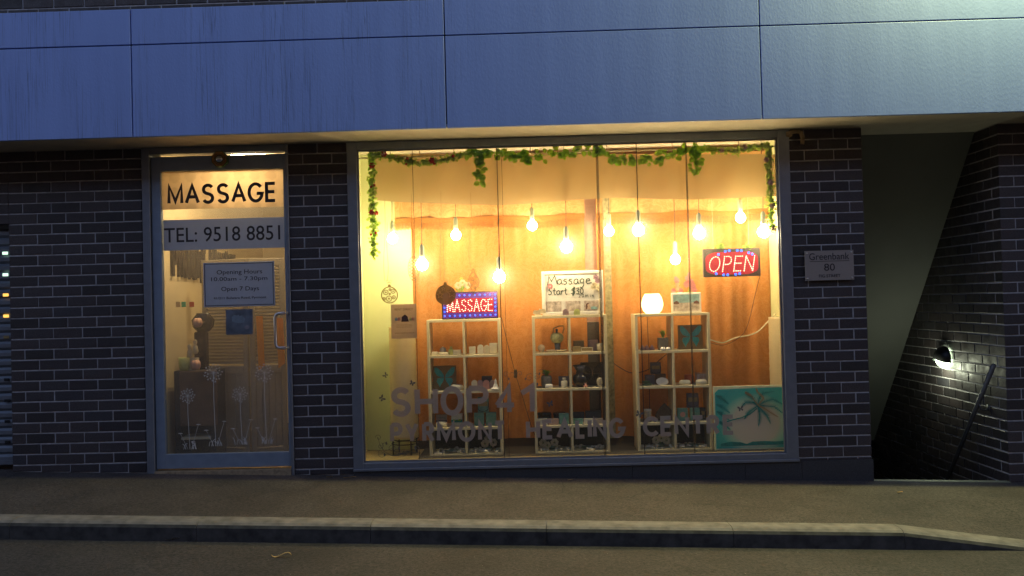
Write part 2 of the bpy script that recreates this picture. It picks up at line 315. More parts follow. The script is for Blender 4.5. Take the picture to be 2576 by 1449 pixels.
M['nosing'] = P('brass_nosing', (.30, .30, .20), .5, metal=.3)
M['led_red'] = P('lit_red_led', (1, .6, .5), .4, noise_amt=0, emit=(1, .42, .30), es=3.5)
M['led_blue'] = P('lit_blue_led', (.0, .02, .3), .4, noise_amt=0, emit=(.01, .11, 1), es=2.2)
M['led_core'] = P('lit_blue_led_core', (.8, .9, 1), .4, noise_amt=0, emit=(.35, .75, 1), es=3)
M['redglow'] = P('red_led_bloom', (.12, .0, .01), .4, emit=(.85, 0, .03), es=.30)  # glowing red plate imitates bloom around the LED letters
M['violetglow'] = P('violet_led_glow', (.07, .02, .16), .4, emit=(.14, .01, .50), es=.16)  # glowing violet plate imitates the spread of light along the LED border
M['pinkpost'] = P('pink_painted_post', (.50, .34, .28), .7)
M['wall_lamp_lit'] = P('lit_bulkhead_lens', (.9, 1, .9), .3, noise_amt=0, emit=(.80, 1, .66), es=7)
M['blackmetal'] = P('black_metal', (.02, .02, .022), .4, metal=.5)
M['dryleaf'] = P('dry_leaf', (.50, .34, .14), .7, noise_amt=.3)
M['tan'] = P('weathered_tape', (.30, .22, .13), .7, noise_amt=.3)
M['bagua_wood'] = P('bagua_wood', (.30, .15, .05), .5, noise_amt=.4, nscale=60)
M['bagua_green'] = P('bagua_green', (.05, .13, .05), .5)
M['mirror'] = P('convex_mirror', (.6, .65, .7), .08, metal=1, noise_amt=0)

# ---------------------------------------------------------------- builders
ORG = {}
class MB:
    def __init__(s): s.v = []; s.f = []; s.sm = []
    def add(s, vs, fs, smooth=False):
        o = len(s.v); s.v += [Vector(v) for v in vs]; s.f += [[i+o for i in f] for f in fs]; s.sm += [smooth]*len(fs); return s
    def box(s, a, b, bev=0):
        x0, y0, z0 = [min(a[i], b[i]) for i in range(3)]; x1, y1, z1 = [max(a[i], b[i]) for i in range(3)]
        if not bev:
            vs = [(x, y, z) for x in (x0, x1) for y in (y0, y1) for z in (z0, z1)]
            return s.add(vs, [(0, 1, 3, 2), (4, 6, 7, 5), (0, 4, 5, 1), (2, 3, 7, 6), (0, 2, 6, 4), (1, 5, 7, 3)])
        e = min(bev, (x1-x0)*.45, (y1-y0)*.45, (z1-z0)*.45); vs = []; idx = {}
        for X, sx in ((x0, 1), (x1, -1)):
            for Yy, sy in ((y0, 1), (y1, -1)):
                for Z, sz in ((z0, 1), (z1, -1)):
                    for k in range(3):
                        p = [X+e*sx, Yy+e*sy, Z+e*sz]; p[k] = (X, Yy, Z)[k]; idx[(sx, sy, sz, k)] = len(vs); vs.append(p)
        fs = []
        for sg in (1, -1):
            fs.append([idx[(sg, a, b, 0)] for a, b in ((1, 1), (1, -1), (-1, -1), (-1, 1))])
            fs.append([idx[(a, sg, b, 1)] for a, b in ((1, 1), (1, -1), (-1, -1), (-1, 1))])
            fs.append([idx[(a, b, sg, 2)] for a, b in ((1, 1), (1, -1), (-1, -1), (-1, 1))])
        for a in (1, -1):
            for b_ in (1, -1):
                fs.append([idx[(a, b_, 1, 0)], idx[(a, b_, -1, 0)], idx[(a, b_, -1, 1)], idx[(a, b_, 1, 1)]])
                fs.append([idx[(a, 1, b_, 0)], idx[(a, -1, b_, 0)], idx[(a, -1, b_, 2)], idx[(a, 1, b_, 2)]])
                fs.append([idx[(1, a, b_, 1)], idx[(-1, a, b_, 1)], idx[(-1, a, b_, 2)], idx[(1, a, b_, 2)]])
                for c in (1, -1): fs.append([idx[(a, b_, c, k)] for k in range(3)])
        return s.add(vs, fs)
    def prism(s, pts, y0, y1):
        """outline of (x,z) points pulled through y0..y1"""
        n = len(pts)
        return s.add([(p[0], y0, p[1]) for p in pts]+[(p[0], y1, p[1]) for p in pts],
                     [list(range(n)), list(range(2*n-1, n-1, -1))]+[[i, i+n, (i+1) % n+n, (i+1) % n] for i in range(n)])
    def tube(s, pts, r, n=6, cap=True):
        pts = [Vector(p) for p in pts]; rs = r if isinstance(r, (list, tuple)) else [r]*len(pts); vs = []; fs = []
        for i, p in enumerate(pts):
            t = (pts[min(i+1, len(pts)-1)]-pts[max(i-1, 0)]).normalized()
            a = t.cross(Vector((0, 1, 0)) if abs(t.y) < .9 else Vector((1, 0, 0))).normalized(); b = t.cross(a)
            for k in range(n):
                q = 2*math.pi*k/n; vs.append(p+rs[i]*(math.cos(q)*a+math.sin(q)*b))
        for i in range(len(pts)-1):
            for k in range(n): fs.append((i*n+k, i*n+(k+1) % n, (i+1)*n+(k+1) % n, (i+1)*n+k))
        if cap: fs += [list(range(n))[::-1], list(range((len(pts)-1)*n, len(pts)*n))]
        return s.add(vs, fs, n > 5)
    def lathe(s, prof, c, n=20, sx=1, sy=1):
        """profile of (radius, z) turned about a vertical axis at c"""
        vs = []; fs = []
        for r, z in prof:
            for k in range(n):
                q = 2*math.pi*k/n; vs.append((c[0]+r*sx*math.cos(q), c[1]+r*sy*math.sin(q), c[2]+z))
        for i in range(len(prof)-1):
            for k in range(n): fs.append((i*n+k, i*n+(k+1) % n, (i+1)*n+(k+1) % n, (i+1)*n+k))
        if prof[0][0] > 1e-4: fs.append(list(range(n))[::-1])
        if prof[-1][0] > 1e-4: fs.append(list(range((len(prof)-1)*n, len(prof)*n)))
        return s.add(vs, fs, True)
    def ball(s, c, rx, ry=None, rz=None, n=12, mrows=8):
        ry = ry or rx; rz = rz or rx
        pr = [(math.sin(math.pi*i/mrows) if 0 < i < mrows else .0001, -math.cos(math.pi*i/mrows)*rz) for i in range(mrows+1)]
        return s.lathe([(a*rx, z) for a, z in pr], c, n, 1, ry/rx)
    def ribbon(s, pts, wd, y0, y1, closed=False):
        """stroke of width wd along (x,z) points, solid between y0 and y1"""
        n = len(pts); L = []; Rr = []; P2 = [Vector((p[0], p[1])) for p in pts]
        for i in range(n):
            if closed: a = P2[i]-P2[i-1]; b = P2[(i+1) % n]-P2[i]
            else: a = P2[i]-P2[i-1] if i else P2[1]-P2[0]; b = P2[i+1]-P2[i] if i < n-1 else P2[i]-P2[i-1]
            if a.length < 1e-9: a = b
            if b.length < 1e-9: b = a
            a = a.normalized(); b = b.normalized(); na = Vector((-a.y, a.x)); nb = Vector((-b.y, b.x)); mm = na+nb
            if mm.length < 1e-6: mm = na
            mm = mm.normalized(); k = min(1/max(mm.dot(na), .33), 2.2); o = mm*wd/2*k
            L.append(P2[i]+o); Rr.append(P2[i]-o)
        vs = []
        for a, b in zip(L, Rr): vs += [(a.x, y0, a.y), (b.x, y0, b.y), (a.x, y1, a.y), (b.x, y1, b.y)]
        fs = []; m_ = n if closed else n-1
        for i in range(m_):
            j = (i+1) % n; a = i*4; b = j*4
            fs += [(a, a+1, b+1, b), (a+2, b+2, b+3, a+3), (a, b, b+2, a+2), (a+1, a+3, b+3, b+1)]
        if not closed: fs += [(0, 2, 3, 1), ((n-1)*4, (n-1)*4+1, (n-1)*4+3, (n-1)*4+2)]
        return s.add(vs, fs)
    def build(s, name, mat, parent=None, label=None):
        org = ORG.get(parent.name if parent else None, Vector((0, 0, 0)))
        me = bpy.data.meshes.new(name); me.from_pydata([(v.x-org.x, v.y+DYS-org.y, v.z-org.z) for v in s.v], [], s.f)
        me.polygons.foreach_set('use_smooth', s.sm); me.materials.append(M[mat] if isinstance(mat, str) else mat); me.update()
        o = bpy.data.objects.new(name, me); C.objects.link(o)
        if parent: o.parent = parent
        if label: o['label'] = label
        ORG[o.name] = org
        return o
def thing(name, label, cat, loc=(0, 0, 0), group=None):
    loc = (loc[0], loc[1]+DYS, loc[2]); o = bpy.data.objects.new(name, None); o.empty_display_size = .05; C.objects.link(o); o.location = loc
    o['label'] = label; o['category'] = cat
    if group: o['group'] = group
    ORG[o.name] = Vector(loc); return o
def solo(mb, name, mat, label, cat, group=None):
    """a thing that is one mesh, its origin at its base"""
    lo = Vector((sum(v.x for v in mb.v)/len(mb.v), sum(v.y for v in mb.v)/len(mb.v), min(v.z for v in mb.v)))
    lo.y += DYS
    for v in mb.v: v -= lo
    o = mb.build(name, mat); o.location = lo; o['label'] = label; o['category'] = cat
    if group: o['group'] = group
    return o
def structure(mb, name, mat):
    o = mb.build(name, mat); o['kind'] = 'structure'; return o

FONT = None
try:
    p_ = os.path.join(bpy.utils.resource_path('LOCAL'), 'datafiles', 'fonts', 'Inter.woff2')
    if os.path.exists(p_): FONT = None
except Exception: FONT = None
def text(name, s, X0, X1, Z0, Z1, Y, mat, parent, ext=.001, bold=0, slope=0, flip=False, label=None, xaxis=None, keep_h=False):
    """lettering fitted to the rectangle X0..X1, Z0..Z1 at Y"""
    cu = bpy.data.curves.new(name, 'FONT'); cu.body = s; cu.extrude = ext; cu.offset = bold; cu.resolution_u = 3
    cu.align_x = 'CENTER'
    if FONT: cu.font = FONT
    t = bpy.data.objects.new(name+'_t', cu); C.objects.link(t)
    bpy.context.view_layer.update()
    me = bpy.data.meshes.new_from_object(t.evaluated_get(bpy.context.evaluated_depsgraph_get()))
    bpy.data.objects.remove(t)
    xs = [v.co.x for v in me.vertices]; ys = [v.co.y for v in me.vertices]
    x0, x1, y0, y1 = min(xs), max(xs), min(ys), max(ys); kx = (X1-X0)/(x1-x0); kz = (Z1-Z0)/(y1-y0)
    if keep_h: kz = kx
    org = ORG.get(parent.name if parent else None, Vector((0, 0, 0)))
    for v in me.vertices:
        X = X0+(v.co.x-x0)*kx; Z = Z0+(v.co.y-y0)*kz+slope*(X-X0)
        if xaxis: q = Vector(xaxis(X, Z, v.co.z))
        else: q = Vector((X, Y-v.co.z+DYS, Z))
        v.co = q-org
    me.materials.clear(); me.materials.append(M[mat]); me.update(); me.name = name
    o = bpy.data.objects.new(name, me); C.objects.link(o)
    if parent: o.parent = parent
    if label: o['label'] = label
    return o
def pxrect(x0, y0, x1, y1, Y):
    a = at(x0, y0, Y); b = at(x1, y1, Y); a2 = at(x0, y1, Y); b2 = at(x1, y0, Y)
    return (a.x+a2.x)/2, (b.x+b2.x)/2, (a2.z+b.z)/2, (a.z+b2.z)/2     # X0 X1 Z0 Z1

# stroke alphabet (width, strokes) for the round sans capitals cut in vinyl and for the lamps of the signs
def arc(cx, cy, rx, ry, a0, a1, n=14): return [(cx+rx*math.cos(R(a0+(a1-a0)*i/n)), cy+ry*math.sin(R(a0+(a1-a0)*i/n))) for i in range(n+1)]
G = {
 'S': (.70, [arc(.36, .755, .30, .245, 28, 205, 12)[:-1]+[(.10, .62), (.22, .535), (.48, .465), (.60, .39)]+arc(.35, .25, .30, .25, 15, -155, 12)]),
 'H': (.72, [[(.0, 0), (.0, 1)], [(.72, 0), (.72, 1)], [(0, .50), (.72, .50)]]),
 'O': (.86, [arc(.43, .5, .43, .5, 90, 450, 36)]),
 'P': (.62, [[(0, 0), (0, 1)], [(0, 1), (.34, 1)]+arc(.34, .73, .28, .27, 80, -80, 12)+[(.34, .46), (0, .46)]]),
 '4': (.72, [[(.52, 0), (.52, 1), (.0, .28)], [(.0, .28), (.72, .28)]]),
 '1': (.34, [[(.34, 0), (.34, 1), (.0, .74)]]),
 'Y': (.80, [[(0, 1), (.40, .42), (.40, 0)], [(.80, 1), (.40, .42)]]),
 'R': (.66, [[(0, 0), (0, 1)], [(0, 1), (.34, 1)]+arc(.34, .74, .28, .26, 80, -80, 12)+[(.34, .48), (0, .48)], [(.32, .48), (.66, 0)]]),
 'M': (.86, [[(0, 0), (0.02, 1), (.43, .10), (.84, 1), (.86, 0)]]),
 'N': (.72, [[(0, 0), (0, 1), (.72, 0), (.72, 1)]]),
 'T': (.66, [[(0, 1), (.66, 1)], [(.33, 1), (.33, 0)]]),
 'E': (.56, [[(.56, 1), (0, 1), (0, 0), (.56, 0)], [(0, .52), (.52, .52)]]),
 'A': (.80, [[(0, 0), (.40, 1), (.80, 0)], [(.14, .34), (.66, .34)]]),
 'L': (.50, [[(0, 1), (0, 0), (.50, 0)]]),
 'I': (.0, [[(0, 0), (0, 1)]]),
 'G': (.86, [arc(.43, .5, .43, .5, 38, 352, 30)+[(.86, .44), (.50, .44)]]),
 'C': (.78, [arc(.43, .5, .43, .5, 42, 318, 28)]),
}
def word_strokes(word, X0, X1, Z0, Z1, gap=.30, lean=0):
    """list (one per letter) of stroke lists fitted into the rectangle"""
    w_ = sum(G[c][0] for c in word)+gap*(len(word)-1); k = (X1-X0)/w_ if w_ > 0 else 0; x = X0 if w_ > 0 else (X0+X1)/2; out = []
    for c in word:
        gw, st = G[c]
        out.append([[(x+k*p[0]+lean*(p[1]-.5), Z0+(Z1-Z0)*p[1]) for p in s] for s in st]); x += k*(gw+gap)
    return out
def along(pts, step):
    out = [Vector(pts[0])]; acc = 0; tot = sum((Vector(b)-Vector(a)).length for a, b in zip(pts, pts[1:]))
    n = max(1, round(tot/step)); st = tot/n; need = st
    for a, b in zip(pts, pts[1:]):
        a = Vector(a); b = Vector(b); L = (b-a).length
        while need <= acc+L+1e-9 and L > 0:
            out.append(a+(b-a)*((need-acc)/L)); need += st
        acc += L
    return out

SLOPE = -.033
def gz(X, Y=0): return -.005+SLOPE*X+(.02*Y)
GT = 2.768            # underside of the awning
GLY = .04             # glass plane

# ================================================================ SETTING: ground
def ramp_drop(X): return 0 if X < 2.38 else min(1, (X-2.38)/.95)*.105
xs = [-60, -20, -6, -4.3, -3, -2, -1, 0, 1, 2, 2.38, 2.6, 2.85, 3.1, 3.33, 4, 6, 20, 60]
mb = MB(); ys = [-1.30, -1.0, -.6, -.3, .02, .30]
vs = []
for X in xs:
    for Y in ys:
        k = max(0, min(1, (-.55-Y)/.75)); vs.append((X, Y, gz(X, Y)-ramp_drop(X)*k*k*(3-2*k)))
n = len(ys); keep = []
for i in range(len(xs)-1):
    for j in range(n-1):
        if j == n-2 and xs[i] >= 2: continue
        keep.append((i*n+j, (i+1)*n+j, (i+1)*n+j+1, i*n+j+1))
mb.add(vs, keep); structure(mb, 'footpath', 'asphalt')
mb = MB(); mb.add([(-90, -1.4, -4.2), (90, -1.4, -4.2), (90, 90, -4.2), (-90, 90, -4.2)], [(0, 1, 2, 3)]); structure(mb, 'ground', 'granite')
mb = MB()
vs = []
ys = [-60, -20, -5, -1.47]
for X in (-60, -10, 0, 10, 60):
    for Y in ys: vs.append((X, Y, gz(X, -1.5)-.112+(.0 if Y > -5 else 0)))
mb.add(vs, [(i*4+j, (i+1)*4+j, (i+1)*4+j+1, i*4+j+1) for i in range(4) for j in range(3)]); structure(mb, 'road', 'road')
# kerb stones, each 1.55 m long with a worn nose
kx = [-7.96, -6.36, -4.86, -3.36, -1.86, -.345+(-.33), .98-.13, 2.36, 3.33, 4.9, 6.5]
kx = [at(px, 1310, -1.4).x for px in (40, 504, 936, 1374, 1838)]; kx = [kx[0]-3, kx[0]-1.5]+kx+[2.385, 3.34, 4.9, 6.5]
mb = MB()
for a, b in zip(kx, kx[1:]):
    mb.box((a-.02, -1.44, -.5), (a+.02, -1.31, gz(a, -1.3)-ramp_drop(a)-.02)); a += .002; b -= .002; vs = []; prof = [(-1.302, -.25), (-1.302, .0), (-1.41, .001), (-1.44, -.004), (-1.462, -.016), (-1.474, -.034), (-1.482, -.30)]
    st = 6; nn = len(prof)
    for i in range(st+1):
        X = a+(b-a)*i/st; dz = ramp_drop(X)
        for (y, z) in prof: vs.append((X, y, gz(X, -1.3)+.004+z-(dz if z > -.2 else 0)))
    fs = [(i*nn+k, (i+1)*nn+k, (i+1)*nn+k+1, i*nn+k+1) for i in range(st) for k in range(nn-1)]
    fs += [list(range(nn)), list(range(st*nn, st*nn+nn))[::-1]]
    mb.add(vs, fs)
ko = structure(mb, 'kerb', 'kerb'); ko.data.materials.append(P('kerb_face_shade', (.055, .052, .048), .9, noise_amt=.45, nscale=14, bump=.4, bscale=70))  # shade of the street face put into a darker colour
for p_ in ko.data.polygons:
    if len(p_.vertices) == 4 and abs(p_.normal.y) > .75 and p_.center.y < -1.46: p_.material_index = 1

# ================================================================ BUILDING
B = thing('shop_building', 'two tone shop building with dark brick piers under a pale blue panelled awning', 'building', (0, 0, 0))
def brick_rows(mb, u0, u1, ztop, zbot, patt, place, H=.086, j=.010, dep=.012, zbotf=None):
    """running bond; patt(row) -> list of brick lengths; place(u, d, z) -> point"""
    row = 0; z = ztop
    while z > zbot:
        u = u0; k = 0; p = patt(row)
        while u < u1-.02:
            L = p[min(k, len(p)-1)] if k < len(p) else .24
            e = min(u+L, u1); a = u+(j/2 if u > u0 else 0); b = e-(j/2 if e < u1 else 0)
            jt = rnd.uniform; a += jt(-.0012, .0015) if u > u0 else 0; b -= jt(-.0012, .0015) if e < u1 else 0
            z1 = z-j/2-jt(-.0006, .0014); z0 = z-H+j/2+jt(-.0006, .0014); c = .0035; dj = jt(-.0012, .0016)
            if zbotf: 
                if z0 < zbotf((a+b)/2): z0 = zbotf((a+b)/2)
                if z1-z0 < .015: u = e; k += 1; continue
            vs = []
            for dd, cc in ((dep, 0), (.003, 0), (0, c)):
                for uu, zz in ((a+cc, z0+cc), (b-cc, z0+cc), (b-cc, z1-cc), (a+cc, z1-cc)): vs.append(place(uu, dd+dj, zz))
            q = lambda o: [(o+i, o+(i+1) % 4, o+4+(i+1) % 4, o+4+i) for i in range(4)]
            mb.add(vs, q(0)+q(4)+[(8, 9, 10, 11)])
            u = e; k += 1
        z -= H; row += 1
front = lambda u, d, z: (u, d, z)
def pier(x0, x1, zt, zb, patt, label, y0=0, zbotf=None, thick=.22, mort=.007):
    m0 = MB(); brick_rows(m0, x0, x1, zt, zb, patt, lambda u, d, z: (u, y0+d, z), zbotf=zbotf)
    o = m0.build('brick_wall', 'brick', B, label)
    m1 = MB(); m1.box((x0+.004, y0+mort, zb), (x1-.004, y0+thick, zt)); m1.build('mortar', 'mortar', o); return o
XL0, XL1 = -4.24, -3.135
pier(XL0, XL1, GT, .02, lambda r: [.115 if r % 2 else .235]+[.24]*3+([.27] if r % 2 else [.15]), 'dark brick wall between roller shutter and door', zbotf=lambda X: gz(X)+.005)
pier(-6.6, XL0, GT, 2.21, lambda r: [.12 if r % 2 else .24], 'dark brick lintel above the roller shutter')
MPX0, MPX1 = -1.918, -1.436
pier(MPX0, MPX1, GT, -.0, lambda r: [.12, .24, .122] if r % 2 else [.241, .241], 'narrow brick pier between door and window', zbotf=lambda X: gz(X)+.005)
RPX0, RPX1 = 2.178, 2.764
pier(RPX0, RPX1, GT, .085, lambda r: [.235, .24, .12] if r % 2 else [.12, .24, .235], 'brick pier carrying the steel plaque')
pier(3.862, 6.6, GT, -.4, lambda r: [.12 if r % 2 else .24], 'brick wall at the far right of the stairwell', zbotf=lambda X: gz(X)+.0)
# stairwell side wall (faces left), receding
mb = MB(); brick_rows(mb, 0.0, 3.4, GT, -2.4, lambda r: [.24 if r % 2 else .12], lambda u, d, z: (3.862+d, u+.004, z))
o = mb.build('brick_wall', 'brick', B, 'receding brick wall of the stairwell'); m1 = MB(); m1.box((3.869, .01, -2.4), (4.06, 3.4, GT)); m1.build('mortar', 'mortar', o)
# bricks above the awning panels
pier(-6.6, 6.6, 6.2, 3.74, lambda r: [.12 if r % 2 else .24], 'dark brick wall above the panels', y0=-.44)
# granite plinth blocks
px_ = [-1.44, -1.40+.9, .86, 1.78, 2.19, 2.772]
px_ = [-1.436, -.36, .83, 1.74, 2.196, 2.772]
for i, (a, b) in enumerate(zip(px_, px_[1:])):
    a += .0015; b -= .0015; m0 = MB(); yy = -.012
    m0.add([(a, yy, gz(a)-.05), (b, yy, gz(b)-.05), (b, yy, .076), (a, yy, .076), (a, .2, gz(a)-.05), (b, .2, gz(b)-.05), (b, .2, .076), (a, .2, .076)],
           [(0, 1, 2, 3), (5, 4, 7, 6), (3, 2, 6, 7), (4, 0, 3, 7), (1, 5, 6, 2)])
    m0.build('plinth_block', 'granite', B)
# cladding panels
pxs = [-7.75, -5.357, -2.964, -.563, 1.824, 4.22, 6.6]; G_ = .0045
for a, b in zip(pxs, pxs[1:]):
    for z0, z1 in ((2.755, 3.461), (3.461, 3.737)):
        m0 = MB(); m0.box((a+G_, -.52, z0+(G_ if z0 > 3 else 0)), (b-G_, -.492, z1-(G_ if z1 < 3.5 else 0)), .003); m0.build('cladding_panel', 'clad', B)
m0 = MB(); m0.box((-7.8, -.493, 2.79), (6.6, -.44, 3.72)); m0.build('panel_backing', 'groove', B)
m0 = MB(); m0.box((-7.8, -.4915, GT), (6.6, -.425, 2.79)); m0.box((-7.8, -.421, GT), (6.6, 3.6, 3.0)); m0.build('soffit', 'soffit', B)

# ---- window
Wn = MB(); WX0, WX1, WZ0, WZ1 = -1.434, 2.176, .086, 2.766
GX0, GX1, GZ0, GZ1 = -1.352, 2.083, .141, 2.70
f = MB()
f.box((WX0, -.012, WZ0), (GX0, .09, WZ1), .003); f.box((GX1, -.012, WZ0), (WX1, .09, WZ1), .003)
f.box((GX0+.0005, -.0125, GZ1), (GX1-.0005, .09, WZ1-.001), .003); f.box((GX0+.0005, -.0125, WZ0+.001), (GX1-.0005, .09, GZ0), .003)
win = f.build('window', 'alu', B, 'wide shopfront window in a grey metal frame')
f = MB()
for a, b in (((GX0, .015), (GX0+.012, 0)), ((GX1-.012, .015), (GX1, 0))):
    f.box((a[0], .014, GZ0+.012), (b[0], .034, GZ1-.012))
f.box((GX0, .0145, GZ0), (GX1, .034, GZ0+.012)); f.box((GX0, .0145, GZ1-.012), (GX1, .034, GZ1))
f.box((WX0, -.028, WZ0-.010), (WX1, -.0125, WZ0+.010), .002)
f.build('window_bead', 'alu', win)
joints = [GX0, at(1259, 760, 0).x, at(1613, 760, 0).x, GX1]
for a, b in zip(joints, joints[1:]):
    p = MB(); p.box((a+.003, GLY, GZ0), (b-.003, GLY+.006, GZ1)); p.build('pane', 'glass', win)
for jx in joints[1:3]:
    p = MB(); p.box((jx-.003, GLY-.001, GZ0), (jx+.003, GLY+.008, GZ1)); p.build('pane_joint', 'cord', win)
reflection = P('reflection_tint', (.10, .055, .02), .5, noise_amt=.1, alpha=.45)  # translucent brown strips imitate reflections in the panes
for pxx, wd in ((1038+8, .004), (1271, .003), (1512, .020), (1737, .013)):
    X = at(pxx, 760, .05).x; p = MB(); p.box((X-wd/2, GLY+.008, GZ0), (X+wd/2, GLY+.020, GZ1)); p.build('reflection_strip', reflection, win)

# vinyl lettering and decals on the glass
def vinyl(word, pts0, pts1, wd, mat='vinyl', gap=.34, drop=None):
    X0, _, _, Z1 = pxrect(*pts0, *pts1, GLY); X0, X1, Z0, Z1 = pxrect(pts0[0], pts0[1], pts1[0], pts1[1], GLY)
    h = wd/2
    for i, st in enumerate(word_strokes(word, X0+h, X1-h, Z0+h, Z1-h, gap)):
        mb = MB()
        for k, s in enumerate(st):
            if drop and drop(i, k): s = drop(i, k)(s)
            cl = (Vector(s[0])-Vector(s[-1])).length < 1e-4
            mb.ribbon(s[:-1] if cl else s, wd, GLY-.0016-.0003*k, GLY-.0004-.0003*k, cl)
        mb.build('vinyl_letter', mat, win)
for c_, x0_, x1_ in (('S', 981, 1036), ('H', 1043, 1102), ('O', 1108, 1166), ('P', 1173, 1230)): vinyl(c_, (x0_, 974-.023*(x0_-981)), (x1_, 1050-.023*(x1_-981)), .045)
vinyl('4', (1243, 967), (1299, 1043), .040); vinyl('1', (1306, 966), (1346, 1042), .044)
for c_, x0_, x1_ in (('P', 981, 1013), ('Y', 1019, 1054), ('R', 1062, 1094), ('M', 1098, 1147), ('O', 1152, 1196), ('N', 1202, 1238), ('T', 1241, 1274)): vinyl(c_, (x0_, 1063-.021*(x0_-981)), (x1_, 1116-.021*(x1_-981)), .034)
for c_, x0_, x1_ in (('H', 1323, 1359), ('E', 1364, 1394), ('A', 1399, 1442), ('L', 1447, 1475), ('I', 1479, 1488), ('N', 1491, 1526), ('G', 1531, 1573)): vinyl(c_, (x0_, 1055-.021*(x0_-1323)), (x1_, 1107-.021*(x1_-1323)), .034)
for c_, x0_, x1_ in (('C', 1617, 1659), ('E', 1661, 1693), ('N', 1696, 1734), ('T', 1738, 1773), ('R', 1777, 1811), ('E', 1818, 1849)): vinyl(c_, (x0_, 1047-.021*(x0_-1617)), (x1_, 1099-.021*(x1_-1617)), .034)

def blob(cx, cz, rx, rz, n=28): return [(cx+rx*math.cos(2*math.pi*i/n), cz+rz*math.sin(2*math.pi*i/n)) for i in range(n)]
yb = GLY-.002
def px2(x, y): p = at(x, y, GLY); return p.x, p.z
K = 3.26e-3
# baubles
def string(x, y0, y1, amp, mb):
    pts = []; n_ = 16
    for i in range(n_+1):
        t = i/n_; a = px2(x, y0+(y1-y0)*t); pts.append((a[0]+amp*math.sin(t*6.3)*t, a[1]))
    mb.ribbon(pts, .0028, yb, yb+.001)
def bow(x, y, mb):
    c = px2(x, y)
    for s in (-1, 1): mb.ribbon([(c[0]+s*(.012+.012*math.cos(q)), c[1]+.004+.009*math.sin(q)+.004*math.cos(q)) for q in [math.pi+k*math.pi/5 for k in range(11)]], .0022, yb-.0003, yb+.0007)
    for s in (-1, 1): mb.ribbon([(c[0], c[1]), (c[0]+s*.008, c[1]-.010), (c[0]+s*.017, c[1]-.014)], .0022, yb-.0006, yb+.0004)
mb = MB(); c = px2(980, 742); string(968, 500, 707, .012, mb); string(974, 560, 707, -.012, mb); bow(979, 709, mb)
mb.ribbon(blob(c[0], c[1], .066, .066), .008, yb, yb+.001, True)
for dx, dz, rr in ((-.005, -.03, .022), (-.03, .022, .019), (.03, .03, .017), (.034, -.02, .013), (-.045, -.03, .010), (.004, .044, .008), (.002, .008, .006)):
    mb.ribbon(blob(c[0]+dx, c[1]+dz, rr, rr, 16), .007, yb-.0004, yb+.0006, True); mb.prism(blob(c[0]+dx, c[1]+dz, rr*.4, rr*.4, 10), yb-.0004, yb+.0006)
mb.prism([(c[0]-.012, c[1]+.068), (c[0]+.012, c[1]+.068), (c[0]+.010, c[1]+.086), (c[0]-.010, c[1]+.086)], yb, yb+.001)
mb.build('bauble_decal', 'vinyl_brown', win, 'round bauble decal of rings and dots')
mb = MB(); c = px2(1041, 676); string(1035, 490, 646, .006, mb)
for k in range(-4, 5):
    for s in (-1, 1):
        pts = []
        for i in range(13):
            t = i/12*2-1; x = t*.046; z = k*.026+s*t*.035
            if (x/.046)**2+(z/.10)**2 < 1.0: pts.append((c[0]+x, c[1]+z))
        if len(pts) > 1: mb.ribbon(pts, .005, yb-.0003*(s+1), yb+.001)
mb.ribbon(blob(c[0], c[1], .046, .10), .004, yb-.001, yb, True); mb.build('bauble_decal', 'vinyl_brown', win, 'pine cone decal with a lattice pattern')
mb = MB(); c = px2(1121, 742); string(1109, 480, 705, .010, mb); string(1116, 600, 705, -.008, mb); bow(1120, 709, mb)
mb.prism(blob(c[0], c[1], .084, .084), yb, yb+.001)
mb.prism([(c[0]-.014, c[1]+.083), (c[0]+.014, c[1]+.083), (c[0]+.012, c[1]+.104), (c[0]-.012, c[1]+.104)], yb, yb+.001)
bd = mb.build('bauble_decal', 'vinyl_brown', win, 'solid round bauble decal with cut out stars')
mb = MB()
for dx, dz, rr in ((-.045, .0, .028), (-.018, .052, .016), (.052, .012, .040)):
    st = [(c[0]+dx+(rr if i % 2 == 0 else rr*.42)*math.sin(math.pi*i/5), c[1]+dz+(rr if i % 2 == 0 else rr*.42)*math.cos(math.pi*i/5)) for i in range(10)]
    mb.ribbon(st, .004, yb-.002, yb-.0005, True)
mb.build('vinyl_star', P('amber_film', (.55, .36, .16), .6, transl=.5), win)
mb = MB(); c = px2(1191, 708); string(1184, 484, 672, .020, mb)
prof = [(0, .105), (.012, .09), (.006, .075), (.030, .045), (.046, .0), (.040, -.03), (.018, -.06), (.008, -.085), (0, -.115)]
mb.ribbon([(c[0]+a, c[1]+b) for a, b in prof]+[(c[0]-a, c[1]+b) for a, b in prof[-2:0:-1]], .006, yb, yb+.001, True)
for dx, dz, rr in ((-.012, .02, .015), (.014, -.005, .017), (-.018, -.028, .012), (.02, .04, .010), (.01, -.05, .009)):
    mb.ribbon(blob(c[0]+dx, c[1]+dz, rr, rr, 14), .005, yb-.0004, yb+.0006, True); mb.prism(blob(c[0]+dx, c[1]+dz, rr*.45, rr*.45, 10), yb-.0004, yb+.0006)
mb.build('bauble_decal', 'vinyl_brown', win, 'drop shaped bauble decal with rings')
